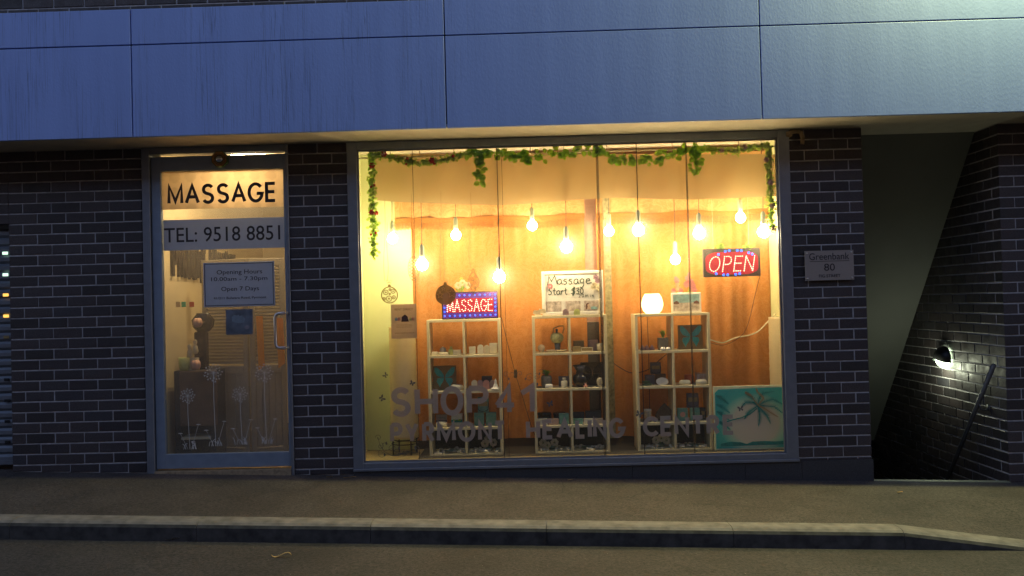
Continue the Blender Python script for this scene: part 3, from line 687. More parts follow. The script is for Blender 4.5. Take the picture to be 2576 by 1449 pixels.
# butterflies
def butterfly(x, y, s, rot, mat, y_=yb, target=None, parent=None, name='butterfly_decal'):
    c = at(x, y, GLY) if target is None else target; mb = MB(); ca, sa = math.cos(rot), math.sin(rot)
    for sg in (-1, 1):
        for w_ in ([(0, 0), (.25, .55), (.8, .95), (1.0, .75), (.85, .2), (.35, -.02)], [(0, -.02), (.4, -.05), (.75, -.25), (.7, -.7), (.45, -.85), (.2, -.5)]):
            pts = [(sg*a*s, b*s) for a, b in w_]; mb.prism([(c.x+ca*a-sa*b, c.z+sa*a+ca*b) for a, b in pts], y_-.0003*(w_[2][1] < 0), y_+.001)
    return mb.build(name, mat, parent or win)
for x, y, s, r_ in ((970, 944, .022, .9), (1037, 964, .022, -.5), (961, 1002, .026, -1.0), (1384, 1016, .026, .3), (1608, 1042, .030, -.4), (1863, 1028, .024, .2)):
    butterfly(x, y, s, r_, 'vinyl_grey')
# scroll flourishes
def spiral(c, r0, a0, turns, s=1, n_=22): return [(c[0]+r0*(1-.85*i/n_)*math.cos(a0+s*turns*6.28*i/n_), c[1]+r0*(1-.85*i/n_)*math.sin(a0+s*turns*6.28*i/n_)) for i in range(n_+1)]
mb = MB(); k_ = 0
for x, y, rr, a0, tn, s in ((952, 1101, .026, 3.1, 1.2, -1), (957, 1122, .028, 1.2, 1.2, -1), (962, 1142, .040, 2.0, 1.0, 1), (985, 1128, .030, .2, 1.2, 1), (1000, 1137, .030, 3, 1.2, -1), (1019, 1141, .030, .2, 1.2, 1), (1048, 1130, .030, 2.4, 1.3, -1), (972, 1120, .045, 4.2, .6, -1)):
    mb.ribbon(spiral(px2(x, y), rr, a0, tn, s), .0035, yb-.0002*k_, yb+.001-.0002*k_); k_ += 1
for pth in ([(952, 1101), (955, 1118), (966, 1135), (985, 1128)], [(966, 1135), (985, 1146), (1003, 1146), (1019, 1133), (1048, 1140)], [(985, 1128), (1003, 1140), (1019, 1141)]):
    mb.ribbon([px2(*p) for p in pth], .0032, yb-.003, yb-.002)
for x, y in ((972, 1115), (1004, 1127), (1045, 1126), (968, 1144)): p = px2(x, y); mb.prism([(p[0], p[1]-.016), (p[0]+.009, p[1]), (p[0]+.001, p[1]+.018), (p[0]-.009, p[1])], yb-.0035, yb-.003)
mb.build('flourish_decal', 'vinyl_grey', win, 'curling vine decal at the lower left corner of the glass')
mb = MB(); k_ = 0
for x, y, rr, a0, tn, s in ((1273, 942, .024, .5, 1.3, 1), (1290, 945, .030, 2.5, .6, -1), (1308, 940, .022, 3.3, 1.2, -1), (1332, 950, .034, 1, 1.2, 1), (1350, 948, .028, 2, 1.3, -1), (1364, 938, .034, 2.6, .7, -1), (1370, 968, .018, 2, 1.2, 1)):
    mb.ribbon(spiral(px2(x, y), rr, a0, tn, s), .003, yb-.0002*k_, yb+.001-.0002*k_); k_ += 1
for x, y in ((1280, 953), (1352, 966), (1357, 940), (1322, 953)): p = px2(x, y); mb.prism([(p[0], p[1]-.014), (p[0]+.008, p[1]), (p[0]+.001, p[1]+.014), (p[0]-.008, p[1])], yb-.003, yb-.002)
mb.build('flourish_decal', 'vinyl_grey', win, 'curling vine decal above the shop number')

# ---- interior shell of the display and the room behind
m0 = MB(); m0.box((-1.50, .095, .0), (-1.437, .66, GT-.001)); m0.box((-1.4365, .62, .142), (-1.00, .66, GT-.001)); m0.build('display_wall', 'cream_wall', B)
m0 = MB(); m0.box((2.178, .23, -.3), (2.26, 3.3, GT-.001)); m0.build('display_wall', 'cream_wall', B)
m0 = MB(); m0.box((-1.436, .0905, .02), (-.93, .619, .140)); m0.build('display_sill', 'cream_floor', B)
m0 = MB(); m0.box((-.929, .0905, .02), (2.177, .14, .1405)); m0.build('display_sill', 'cream_floor', B)
m0 = MB(); m0.box((-.929, .1405, .02), (2.177, 3.2, .1395)); m0.build('display_floor', 'carpet', B)
m0 = MB(); m0.box((-1.499, .661, .02), (-.9295, 3.2, .1393)); m0.build('display_floor', 'carpet', B)
m0 = MB(); m0.box((-1.5, 3.2, .0), (2.178, 3.3, GT-.001)); m0.build('room_wall', 'dark', B)

# ---- door side
dw = MB(); DX0, DX1 = -3.127, -1.919
dw.box((DX0, -.01, gz(DX0)-.03), (-3.062, .10, GT-.001), .003); dw.box((-1.955+.012, -.012, gz(-1.93)-.03), (DX1, .10, GT-.001), .003)
dw.box((-3.0615, -.011, 2.71), (-1.9435, .10, GT-.001), .003)
door = dw.build('shop_door', 'alu', B, 'glazed metal shop door with a curved pull handle')
lf = MB(); LX0, LX1, LZ0, LZ1 = -3.056, -1.949, .128, 2.692
dgx0, dgx1, dgz0, dgz1 = -2.981, -1.965, .245, 2.572
lf.box((LX0, .012, LZ0), (dgx0, .060, LZ1), .002); lf.box((dgx1, .012, LZ0), (LX1, .060, LZ1), .002)
lf.box((dgx0+.0005, .0125, dgz1), (dgx1-.0005, .060, LZ1), .002); lf.box((dgx0+.0005, .0125, LZ0), (dgx1-.0005, .060, dgz0), .002)
lf.build('door_leaf', 'alu_door', door)
p = MB(); p.box((dgx0, GLY, dgz0), (dgx1, GLY+.006, dgz1)); p.build('pane', 'glass2', door)
p = MB(); p.add([(DX0+.065, -.02, gz(-3.06)-.01), (-1.945, -.02, gz(-1.94)-.01), (-1.945, .1, gz(-1.94)-.01), (DX0+.065, .1, gz(-3.06)-.01), (DX0+.065, -.02, .112), (-1.945, -.02, .108), (-1.945, .1, .112), (DX0+.065, .1, .116)], [(0, 1, 5, 4), (4, 5, 6, 7), (1, 2, 6, 5), (0, 4, 7, 3)]); p.build('threshold', 'tan', door)
hx0, hx1, hz0, hz1 = pxrect(695, 788, 722, 875, -.03)
q = [Vector((hx1, .012, hz1)), Vector((hx1-.005, -.05, hz1))]
pts = [(hx1+.012, .012, hz1)]+[(hx1+.012, -.03, hz1)]
pts = [(hx1+.005, .012, hz1), (hx1+.003, -.035, hz1), (hx1-.012, -.055, hz1), (hx0+.03, -.06, hz1), (hx0+.010, -.06, hz1-.010), (hx0, -.06, hz1-.032), (hx0, -.06, hz0+.032), (hx0+.010, -.06, hz0+.010), (hx0+.03, -.06, hz0), (hx1-.012, -.055, hz0), (hx1+.003, -.035, hz0), (hx1+.005, .012, hz0)]
p = MB(); p.tube(pts, .0125, 12); p.build('door_handle', 'steel', door)
# dandelion decals on the door glass
def dandelion(x, ys_, ye, r, mb, layer):
    c = px2(x, ys_); e = px2(x+6, ye); yy = GLY-.0012-layer*.0004
    mb.ribbon([c, ((c[0]*2+e[0])/3-.004, (c[1]*2+e[1])/3), e], .0045, yy, yy+.0008)
    for k in range(26):
        a = k*2.399; q = r*math.sqrt((k+6)/32); p = (c[0]+q*math.cos(a), c[1]+q*math.sin(a))
        mb.ribbon([c, p], .0012, yy-.0003, yy+.0004)
        for s in (-.5, 0, .5): mb.ribbon([p, (p[0]+.2*r*math.cos(a+s), p[1]+.2*r*math.sin(a+s))], .0032, yy-.0006, yy)
for i, (x, y0, y1, rr) in enumerate(((472, 996, 1130, .072), (537, 938, 1122, .088), (604, 992, 1118, .074), (665, 938, 1116, .088))):
    mb = MB(); dandelion(x, y0, y1, rr*.8, mb, i); c = px2(x+6, y1)
    for k in range(9):
        a = rnd.uniform(-.6, .6); L = rnd.uniform(.03, .07); bx = c[0]+rnd.uniform(-.06, .06)
        mb.ribbon([(bx, c[1]), (bx+a*L*.5, c[1]+L*.7), (bx+a*L*1.3, c[1]+L)], .0045, GLY-.004-k*.0002, GLY-.0033-k*.0002)
    for dx, L in ((.05, .20), (-.05, .13)):
        tx = c[0]+dx*1.5; mb.ribbon([(c[0]+dx*.3, c[1]), (c[0]+dx, c[1]+L*.6), (tx, c[1]+L)], .003, GLY-.006, GLY-.0055)
        for s in range(5): a = s*.6+.3; mb.ribbon([(tx, c[1]+L), (tx+.020*math.cos(a), c[1]+L+.010*math.sin(a)-.003)], .004, GLY-.0065-.0002*s, GLY-.006-.0002*s)
    mb.build('dandelion_decal', 'vinyl_white', door, ('white dandelion decal low over the wooden desk', 'tallest white dandelion decal on the left screen panel', 'white dandelion decal at the middle gap of the screens', 'white dandelion decal below the orange strip')[i])

# reception room behind the door
m0 = MB(); m0.box((-3.12, .101, -.2), (-3.01, 3.2, GT-.001)); m0.build('room_wall', 'room_wall', B, 'cream reception wall with raised dark lettering')
m0 = MB(); m0.box((-3.01, 2.9, -.2), (-1.5005, 3.0, GT-.001)); m0.build('room_wall', 'room_wall', B)
m0 = MB(); m0.box((-1.57, .101, -.2), (-1.5, 2.9, GT-.001)); m0.build('room_wall', 'room_wall', B)
m0 = MB(); m0.box((-3.01, .101, .02), (-1.57, 2.9, .10)); m0.build('room_floor', 'carpet', B)
m0 = MB(); m0.box((-2.1, 2.0, 2.28), (-1.571, 2.899, 2.60)); m0.build('ceiling_bulkhead', 'room_wall', B)
# raised letters on the receding wall
X0, Z0l, Z1l = -3.01, 1.72, 1.97
mb_ = []
for st in word_strokes('PYRMONT', .27, 1.02, 1.715, 1.965, .34)+word_strokes('MASSAGE', 1.16, 1.86, 1.715, 1.965, .34):
    mb = MB()
    for k, q in enumerate(st): mb.ribbon(q, .038, -.025-.0005*k, 0)
    for v in mb.v: v.x, v.y = -3.0095-v.y, v.x
    mb.build('wall_letter', 'ink', B)

# roller shutter at far left
sh = thing('roller_shutter', 'grey ribbed roller shutter with small lit slots at the left edge', 'roller shutter', (-5.2, .1, gz(-4.6)))
mb = MB(); z = 2.21
while z > .2:
    mb.add([(-6.2, .10, z), (-4.238, .10, z), (-4.238, .085, z-.02), (-6.2, .085, z-.02), (-6.2, .085, z-.05), (-4.238, .085, z-.05), (-4.238, .10, z-.072), (-6.2, .10, z-.072)], [(0, 3, 2, 1), (3, 4, 5, 2), (4, 7, 6, 5)]); z -= .072
mb.box((-6.2, .101, .2), (-4.238, .12, 2.21)); mb.box((-6.2, .07, .185), (-4.238, .13, .215)); mb.build('slat_curtain', 'shutter', sh)
for i in range(9):
    pyy = (637, 691, 742, 795, 848, 955, 1008, 1060, 1112)[i]; c = at(14+i*.8, pyy, .083)
    mb = MB(); mb.box((c.x-.026, .078, c.z-.012), (c.x+.020, .0845, c.z+.012), .002)
    mb.build('slot', ['slot_pale', 'slot_pale', 'slot_amber', 'slot_amber', 'box_brown', 'dark', 'dark', 'dark', 'dark'][i], sh)
m0 = MB(); m0.box((-6.6, .5, -.3), (-4.2, .6, 2.7)); m0.build('room_wall', 'dark', B)

# ---- stairwell
stz = -1.6
m0 = MB()
for i in range(10):
    Y = .12+i*.27; z = gz(3.3)-.06-(i+1)*.19+.19
    m0.box((2.77, Y, z-2.0+.001*i), (3.868, Y+.27, z-.13))
m0.build('stair_flight', 'granite', B)
m0 = MB(); a, b = 2.765, 3.862
m0.add([(a, -.02, gz(a)-.06), (b, -.02, gz(b)-.06), (b, -.02, gz(b)+.004), (a, -.02, gz(a)+.004), (a, .045, gz(a)+.004), (b, .045, gz(b)+.004), (a, .045, gz(a)-.3), (b, .045, gz(b)-.3)], [(0, 1, 2, 3), (3, 2, 5, 4), (4, 5, 7, 6)]); m0.build('step_nosing', 'nosing', B)
# sloping underside of the upper flight
pT = Vector((0, .33, 2.60)); pT = at(2472, 322, .33); pB = at(2205, 1065, 2.58)
sl = (pT.z-pB.z)/(2.58-.33); yt = .33-(GT-pT.z)/sl
m0 = MB(); y2, z2 = 2.75, GT-sl*(2.75-yt)
m0.add([(2.72, yt, GT-.001), (3.859, yt, GT-.001), (3.859, y2, z2), (2.72, y2, z2), (2.72, yt+.4, GT-.001), (3.859, yt+.4, GT-.001), (3.859, y2+.3, z2+.1), (2.72, y2+.3, z2+.1)], [(0, 1, 2, 3), (3, 2, 6, 7), (7, 6, 5, 4)]); m0.build('stair_soffit', 'stair_soffit', B)
m0 = MB(); m0.box((2.70, .23, -2.6), (2.764, 3.4, GT-.002)); m0.box((2.70, 3.0, -2.6), (3.86, 3.1, GT-.002)); m0.build('stairwell_wall', 'dark', B)

hr = thing('handrail', 'round dark steel handrail descending along the brick stairwell wall', 'handrail', (3.78, .1, gz(3.8)))
a = at(2500, 918, .06); b = at(2378, 1218, .85); d_ = (b-a)
mb = MB(); mb.tube([a, a+d_*.5, a+d_*1.6], .019, 14); mb.build('rail', 'rail', hr)
mb = MB(); c = a+d_*.28; mb.tube([c+Vector((0, 0, -.02)), c+Vector((.01, 0, -.07)), c+Vector((.05, 0, -.08)), (3.862, c.y, c.z-.06)], .007, 8); mb.lathe([(.03, 0), (.03, .006)], (0, 0, 0), 12)
mb.v[-24:] = [Vector((3.858-v.z, c.y+v.x, c.z-.06+v.y)) for v in mb.v[-24:]]
mb.build('bracket', 'rail', hr)
# bulkhead lamp
c = at(2376, 901, 1.0); c.x = 3.855
bl = thing('bulkhead_lamp', 'round lit eyelid lamp on the stairwell brick wall', 'wall lamp', (c.x, c.y, c.z-.07), None)
def xball(c, rx, r, mb, half=None, n_=18, m_=10, open_=None):
    vs = []; fs = []
    for i in range(m_+1):
        t = math.pi/2*i/m_
        for k in range(n_): q = 2*math.pi*k/n_; vs.append((c.x-rx*math.sin(t), c.y+r*math.cos(t)*math.cos(q), c.z+r*math.cos(t)*math.sin(q)))
    for i in range(m_):
        for k in range(n_):
            q = 2*math.pi*(k+.5)/n_
            if open_ is None or open_(q): fs.append((i*n_+k, i*n_+(k+1) % n_, (i+1)*n_+(k+1) % n_, (i+1)*n_+k))
    mb.add(vs, fs, True)
mb = MB(); xball(c, .085, .095, mb); mb.build('lens', 'wall_lamp_lit', bl)
mb = MB(); xball(c, .105, .112, mb, open_=lambda q: math.sin(q) > -.30); mb.build('hood', 'blackmetal', bl)
ll = bpy.data.lights.new('bulkhead_light', 'POINT'); ll.energy = 2.6; ll.color = (.95, 1, .72); ll.shadow_soft_size = .05
lo = bpy.data.objects.new('bulkhead_light', ll); C.objects.link(lo); lo.location = (c.x-.16, c.y-.02, c.z-.10)

# street light close to the panels, just above the frame at the right
sl_ = thing('street_light', 'bracket street light fixed to the panelled front', 'street light', (3.8, -.76, 5.2))
mb = MB(); mb.tube([(3.8, -.44, 5.27), (3.8, -.60, 5.30), (3.8, -.76, 5.26)], .02, 10); mb.build('bracket', 'blackmetal', sl_)
mb = MB(); mb.lathe([(.12, 0), (.11, .05), (.03, .09)], (3.8, -.78, 5.18), 20); mb.build('hood', 'blackmetal', sl_)
ll = bpy.data.lights.new('street_light_lamp', 'POINT'); ll.energy = 500; ll.color = (1, .97, .34); ll.shadow_soft_size = .05
lo = bpy.data.objects.new('street_light_lamp', ll); C.objects.link(lo); lo.location = (3.8, -.80, 5.10)

# unseen terrace added behind the photographer to shade the low sky
ob = thing('added_terrace', 'dark brick terrace across the street behind the photographer', 'building', (0, -15, 0))
mb = MB(); YB = -15
xs_ = [-32+4*k for k in range(17)]
for k, X in enumerate(xs_[:-1]):
    mb.box((X, YB-6, -2), (X+1.2, YB, 9.5)); mb.box((X+1.2, YB-6, -2), (X+4, YB-.25, .9)); 
    for z0, z1 in ((2.4, 3.9), (5.4, 6.9), (8.4, 9.5)): mb.box((X+1.2, YB-6, z0), (X+4, YB, z1))
mb.build('wall', 'darkbrickflat', ob)
mb = MB()
for X in xs_[:-1]:
    for z0, z1 in ((.9, 2.4), (3.9, 5.4), (6.9, 8.4)): mb = MB(); mb.box((X+1.2, YB-.4, z0), (X+4, YB-.2, z1)); mb.build('window', 'black', ob)

# ================================================================ THINGS OUTSIDE
X0, X1, Z0, Z1 = pxrect(2025, 630, 2148, 705, -.03)
pq = thing('name_plaque', 'brushed steel building plaque reading Greenbank 80 on the brick pier', 'plaque', ((X0+X1)/2, -.02, Z0))
p = MB(); p.box((X0, -.030, Z0), (X1, -.024, Z1), .001); p.build('plate', 'plaque', pq)
for a in (X0+.018, X1-.018):
    for b in (Z0+.018, Z1-.018): p = MB(); p.ball((a, -.032, b), .008, .006, .008, 8, 6); p.tube([(a, -.03, b), (a, 0, b)], .004); p.build('screw', 'steel', pq)
H = Z1-Z0; Wd = X1-X0
text('lettering', 'Greenbank', X0+.09*Wd, X0+.91*Wd, Z0+.69*H, Z0+.92*H, -.0312, 'ink', pq, ext=.0007)
text('lettering', '80', X0+.39*Wd, X0+.61*Wd, Z0+.32*H, Z0+.56*H, -.0312, 'ink', pq, ext=.0007)
text('lettering', 'FIG STREET', X0+.28*Wd, X0+.72*Wd, Z0+.10*H, Z0+.20*H, -.0312, 'ink', pq, ext=.0007)
p = MB(); p.box((X0+.10*Wd, -.0318, Z0+.635*H), (X0+.91*Wd, -.0305, Z0+.650*H)); p.build('underline', 'ink', pq)

mb = MB(); pts = [at(*q, -.03) for q in ((1984, 343), (1990, 333), (2008, 330), (2016, 334), (2020, 352), (2019, 362))]
mb.ribbon([(p.x, p.z) for p in pts], .028, -.03, -.012); a = at(1985, 337, -.03); mb.box((a.x-.02, -.034, a.z-.02), (a.x+.025, -.0125, a.z+.02), .004)
solo(mb, 'hook_bracket', 'tan', 'crooked tan bracket hooked over the top corner of the plaque pier', 'bracket')

c = at(552, 400, -.02)
bg_ = thing('bagua_mirror', 'small octagonal wooden feng shui mirror above the shop door', 'mirror', (c.x, -.005, c.z-.07))
octo = lambda r, o=0: [(c.x+r*math.cos(math.pi/8+k*math.pi/4), c.z+r*math.sin(math.pi/8+k*math.pi/4)) for k in range(8)]
p = MB(); p.prism(octo(.070), -.024, .0115); p.build('frame', 'bagua_green', bg_); p = MB(); p.ribbon(octo(.056), .014, -.028, -.0245, True); p.ribbon(octo(.040), .008, -.027, -.0242, True); p.build('ring', 'bagua_wood', bg_)
p = MB(); p.lathe([(.031, 0), (.026, .008), (.012, .013), (.0005, .014)], (0, 0, 0), 20); p.v = [Vector((c.x+v.x, -.0245-v.z, c.z+v.y)) for v in p.v]; p.build('mirror_disc', 'mirror', bg_)

# fallen leaves and twigs
def fallen(x, y, L, W, curl, label, ang=0):
    z = gz(0, -1.5)-.112; d = _f+(x-CX)/F*RX-(y-CY)/F*UX; t = (-.148-EYE+SLOPE*0)/(d.z-SLOPE*d.x-.02*d.y+1e-9); pt = CAM+d*t
    if y < 1310:
        t = ((-.005+.02*(-D))-EYE)/(d.z-SLOPE*d.x-.02*d.y); pt = CAM+d*t; base = gz(pt.x, pt.y)+.006
    else:
        t = (-.005-.03-.112-EYE)/(d.z-SLOPE*d.x); pt = CAM+d*t; base = gz(pt.x, -1.5)-.112+.004; base = gz(pt.x, pt.y)-.112+.006
    mb = MB(); vs = []; n_ = 9
    for i in range(n_):
        u = i/(n_-1)*2-1; w_ = W*(1-abs(u)**2)**.7*.5+.001; h = curl*(math.sin(u*3.5)+1)*.5
        cx_, cy_ = pt.x+u*L/2*math.cos(ang)+.01*math.sin(3*u), pt.y+u*L/2*math.sin(ang)
        vs += [(cx_-w_*math.sin(ang), cy_+w_*math.cos(ang), base+h+.004), (cx_, cy_, base+h), (cx_+w_*math.sin(ang), cy_-w_*math.cos(ang), base+h+.005)]
    fs = []
    for i in range(n_-1): fs += [(i*3, i*3+1, i*3+4, i*3+3), (i*3+1, i*3+2, i*3+5, i*3+4)]
    mb.add(vs, fs, True); return solo(mb, 'fallen_leaf', 'dryleaf', label, 'leaf', 'dry leaves and twigs on the ground')
fallen(708, 1402, .12, .022, .025, 'curled brown leaf lying alone on the road', .15)
fallen(436, 1361, .12, .022, .012, 'pale long leaf in the gutter against the kerb', 0)
fallen(829, 1202, .045, .006, .003, 'short straight twig on the footpath by the brick pier', .0)
fallen(880, 1204, .10, .007, .006, 'thin bent twig on the footpath under the window corner', .1)
fallen(2264, 1241, .04, .012, .004, 'tiny pale leaf scrap on the footpath before the stairwell', .2)
fallen(1434, 1210, .03, .012, .004, 'tiny tan leaf scrap on the footpath under the window middle', .2)

# signs on the door glass
yy = GLY-.0012
X0, X1, Z0, Z1 = pxrect(403, 428, 712, 524, GLY)
mb = MB(); mb.box((dgx0+.001, yy, Z0), (dgx1-.001, yy+.0008, dgz1-.001)); s = thing('door_banner', 'damask patterned film banner reading MASSAGE across the top of the door glass', 'sign', ((dgx0+dgx1)/2, yy, Z0))
mb.build('film', damask_film_mat(), s)
X0, X1, Z0, Z1 = pxrect(421, 461, 696, 512, GLY)
for st in word_strokes('MASSAGE', X0+.013, X1-.013, Z0+.013, Z1-.013, .30):
    mb = MB()
    for k, q in enumerate(st): mb.ribbon(q, .027, yy-.0016-.0003*k, yy-.0004-.0003*k)
    mb.build('letter', 'ink', s)
X0, X1, Z0, Z1 = pxrect(405, 550, 713, 627, GLY)
s = thing('phone_sign', 'pale film sign with the telephone number across the door glass', 'sign', ((dgx0+dgx1)/2, yy, Z0))
mb = MB(); mb.box((dgx0+.006, yy, Z0), (dgx1-.001, yy+.0008, Z1)); mb.build('film', 'sign_film', s)
X0, X1, Z0, Z1 = pxrect(413, 570, 705, 607, GLY); text('lettering', 'TEL: 9518 8851', X0, X1, Z0, Z1, yy-.0012, 'ink', s, ext=.0006, bold=.004)
X0, X1, Z0, Z1 = pxrect(512, 659, 691, 771, GLY-.006)
s = thing('opening_hours_sign', 'white opening hours sign with a thin dark border on the door glass', 'sign', ((X0+X1)/2, yy, Z0))
mb = MB(); mb.box((X0, GLY-.008, Z0), (X1, GLY-.0015, Z1), .001); mb.build('board', 'sign_film', s)
mb = MB(); mb.ribbon([(X0+.012, Z0+.012), (X1-.012, Z0+.012), (X1-.012, Z1-.012), (X0+.012, Z1-.012)], .005, GLY-.0092, GLY-.0078, True); mb.build('border', 'ink', s)
yt_ = GLY-.0088; H = Z1-Z0; Wd = X1-X0
for t_, a, b, z0, z1 in (('Opening Hours', .19, .83, .70, .83), ('10.00am - 7.30pm', .11, .90, .555, .67), ('Open 7 Days', .25, .78, .325, .45), ('41/211 Bulwara Road, Pyrmont', .14, .88, .155, .225)):
    text('lettering', t_, X0+a*Wd, X0+b*Wd, Z0+z0*H, Z0+z1*H, yt_, 'ink', s, ext=.0006)
X0, X1, Z0, Z1 = pxrect(568, 778, 636, 842, GLY-.004)
s = thing('massage_poster', 'small blue grey photo poster of a resting face on the door glass', 'poster', ((X0+X1)/2, yy, Z0))
mb = MB(); mb.box((X0, GLY-.003, Z0), (X1, GLY-.001, Z1)); mb.build('print', 'photo_blue', s)
mb = MB(); c_ = (X0+.45*(X1-X0), Z0+.62*(Z1-Z0)); mb.prism([(c_[0]-.05, c_[1]+.02), (c_[0]-.03, c_[1]+.035), (c_[0]-.006, c_[1]+.028), (c_[0]+.004, c_[1]+.036), (c_[0]+.014, c_[1]+.024), (c_[0]+.035, c_[1]+.03), (c_[0]+.06, c_[1]+.0), (c_[0]+.05, c_[1]-.03), (c_[0], c_[1]-.035), (c_[0]-.05, c_[1]-.02)], GLY-.0036, GLY-.0029); mb.build('printed_face', P('pale_blue_print', (.20, .24, .27), .6), s)
mb = MB(); mb.prism(blob(X1-.05, Z0+.06, .022, .018, 7), GLY-.0042, GLY-.0034); mb.build('printed_flower', P('dusty_print', (.26, .22, .24), .6), s)

# folding louvred screen, desk and things behind the door glass
def screen(px0, px1, Y0, Y1, label):
    a = at(px0, 1000, Y0); b = at(px1, 1000, Y1); zb, zt = .11, 1.86
    L = math.hypot(b.x-a.x, Y1-Y0); ex = Vector((b.x-a.x, Y1-Y0, 0))/L; ny = Vector((-ex.y, ex.x, 0))
    s = thing('screen_panel', label, 'folding screen', ((a.x+b.x)/2, (Y0+Y1)/2, zb), 'panels of the folding screen')
    def tr(mb):
        for v in mb.v: q = a+ex*v.x+ny*v.y; v.x, v.y, v.z = q.x, q.y, v.z
        return mb
    mb = MB(); st = .045
    mb.box((0, -.015, zb), (st, .015, zt), .003); mb.box((L-st, -.015, zb), (L, .015, zt), .003)
    for z0, z1 in ((zt-.06, zt-.0005), (.86, .93), (zb+.05, zb+.11)): mb.box((st+.0003, -.0148, z0), (L-st-.0003, .0148, z1), .003)
    tr(mb).build('screen_frame', 'louver', s)
    mb = MB()
    z = .945
    while z < zt-.075:
        mb.add([(st, -.013, z), (L-st, -.013, z), (L-st, .013, z+.018), (st, .013, z+.018), (st, -.013, z+.006), (L-st, -.013, z+.006), (L-st, .013, z+.024), (st, .013, z+.024)], [(0, 1, 2, 3), (4, 7, 6, 5), (0, 4, 5, 1), (3, 2, 6, 7)]); z += .0285
    tr(mb).build('louvres', 'louver', s)
    mb = MB(); n_ = 4
    for k in range(n_): mb.box((st+(L-2*st)*k/n_+.0015, -.006, zb+.111), (st+(L-2*st)*(k+1)/n_-.0015, .006, .859), .002)
    mb.box((st, .0061, zb+.11), (L-st, .009, .86)); tr(mb).build('boarding', 'louver', s)
screen(515, 628, .55, .42, 'left louvred taupe panel of the folding screen behind the door')
screen(631, 722, .40, .52, 'right louvred taupe panel of the folding screen behind the door')
for x0, x1, y0, y1, lb in ((644, 661, 795, 932, 'long orange hanging strip of cloth over the screen'), (694, 712, 800, 926, 'short orange hanging strip beside the door handle')):
    X0, X1, Z0, Z1 = pxrect(x0, y0, x1, y1, .36); mb = MB(); mb.add([(X0, .37, Z1), (X1, .37, Z1), (X1+.012, .36, Z0+.04), (X0+.02, .355, Z0), (X0, .375, Z1), (X1, .375, Z1), (X1+.012, .365, Z0+.04), (X0+.02, .36, Z0)], [(0, 1, 2, 3), (4, 7, 6, 5), (1, 5, 6, 2), (0, 3, 7, 4), (3, 2, 6, 7)]); solo(mb, 'cloth_strip', 'orange', lb, 'cloth', 'orange cloth strips')
X0, X1, Z0, Z1 = pxrect(442, 932, 545, 1136, .18); X0 = max(X0, -3.005)
dk = thing('reception_desk', 'dark reception stand draped with a brown cloth behind the door', 'desk', ((X0+X1)/2, .28, .10))
mb = MB(); mb.box((X0, .16, .101), (X0+.045, .40, Z1-.03)); mb.box((X1-.045, .16, .101), (X1, .40, Z1-.03)); mb.box((X0, .155, Z1-.03), (X1, .405, Z1), .004); mb.box((X0+.046, .385, .12), (X1-.046, .398, Z1-.031)); mb.build('frame', 'blackplastic', dk)
mb = MB(); mb.box((X0+.05, .145, Z1-.46), (X1+.02, .1545, Z1-.002), .003); mb.build('cloth', 'wood', dk)
mb = MB(); mb.box((X0+.046, .17, .34), (X1-.046, .38, .36)); mb.build('shelf', 'room_wall', dk)
zt = Z1; ds = lambda x, y=.25: at(x, 930, y).x
mb = MB(); mb.lathe([(.035, 0), (.045, .03), (.048, .11), (.042, .11), (.040, .03), (.0005, .02)], (ds(470), .20, zt), 18); solo(mb, 'woven_cup', 'soap_green', 'pale green woven cup on the reception stand', 'cup')
mb = MB(); mb.box((ds(483), .30, zt), (ds(512), .39, zt+.32), .01); mb.lathe([(.05, 0), (.09, .04), (.10, .10), (.06, .15), (.055, .16)], (ds(503), .345, zt+.32), 18, 1, .5); solo(mb, 'black_jar', 'black', 'tall black jar standing at the back of the reception stand', 'jar')
for i, (x, z, r_) in enumerate(((498, .045, .045), (505, .40, .042))):
    mb = MB(); 
    for k in range(5): a_ = k*1.256; mb.ball((ds(x)+.4*r_*math.cos(a_), .20+.4*r_*math.sin(a_)*.5, zt+z), r_*.6, r_*.5, r_*.95, 10, 7)
    solo(mb, 'ceramic_lotus', 'pinkball', ('pink ceramic lotus bud low on the reception stand', 'pink ceramic lotus bud high on the black jar')[i], 'ornament')
mb = MB()
for dx in (-.02, .018): mb.lathe([(.018, 0), (.026, .02), (.020, .06), (.010, .075), (.016, .09), (.017, .11), (.0005, .125)], (ds(489)+dx*1.3, .22, zt+.12+dx), 12)
mb.box((ds(489)-.045, .20, zt), (ds(489)+.045, .25, zt+.105), .004)
solo(mb, 'figurine_pair', 'cream', 'pair of cream figurines on a block by the black jar', 'figurine')
for i, (x, y, mt, Yt) in enumerate(((446, 766, 'paper', .36), (460, 766, 'teal', .48), (481, 766, 'redjar', .66))):
    t_ = thing('hanging_tag', ('plain beige tag hanging on the reception wall', 'green tag hanging on the reception wall', 'red tag hanging on the reception wall')[i], 'tag', (-2.99, Yt, at(x, y+12, Yt).z), 'paper tags hanging in a row')
    c_ = at(x, y, Yt); mb = MB(); mb.box((c_.x-.024, Yt-.001, c_.z-.022), (c_.x+.026, Yt+.001, c_.z+.024)); mb.build('card', mt, t_)
    mb = MB(); mb.tube([(c_.x-.02, Yt, c_.z+.024), (c_.x-.05, Yt, c_.z+.17)], .0012, 4); mb.ball((c_.x-.05, Yt, c_.z+.18), .006); mb.build('string', 'cord', t_)
rl = thing('ceiling_lamp', 'round reception ceiling lamp just inside the shop door', 'ceiling lamp', (-2.35, .32, 2.72))
mb = MB(); mb.lathe([(.13, 0), (.14, .03), (.14, .046)], (-2.35, .32, 2.72), 24); mb.build('diffuser', P('lit_ceiling_diffuser', (1, 1, 1), .5, noise_amt=0, emit=(1, .72, .38), es=62), rl)

# ================================================================ DISPLAY
ZF = .1405
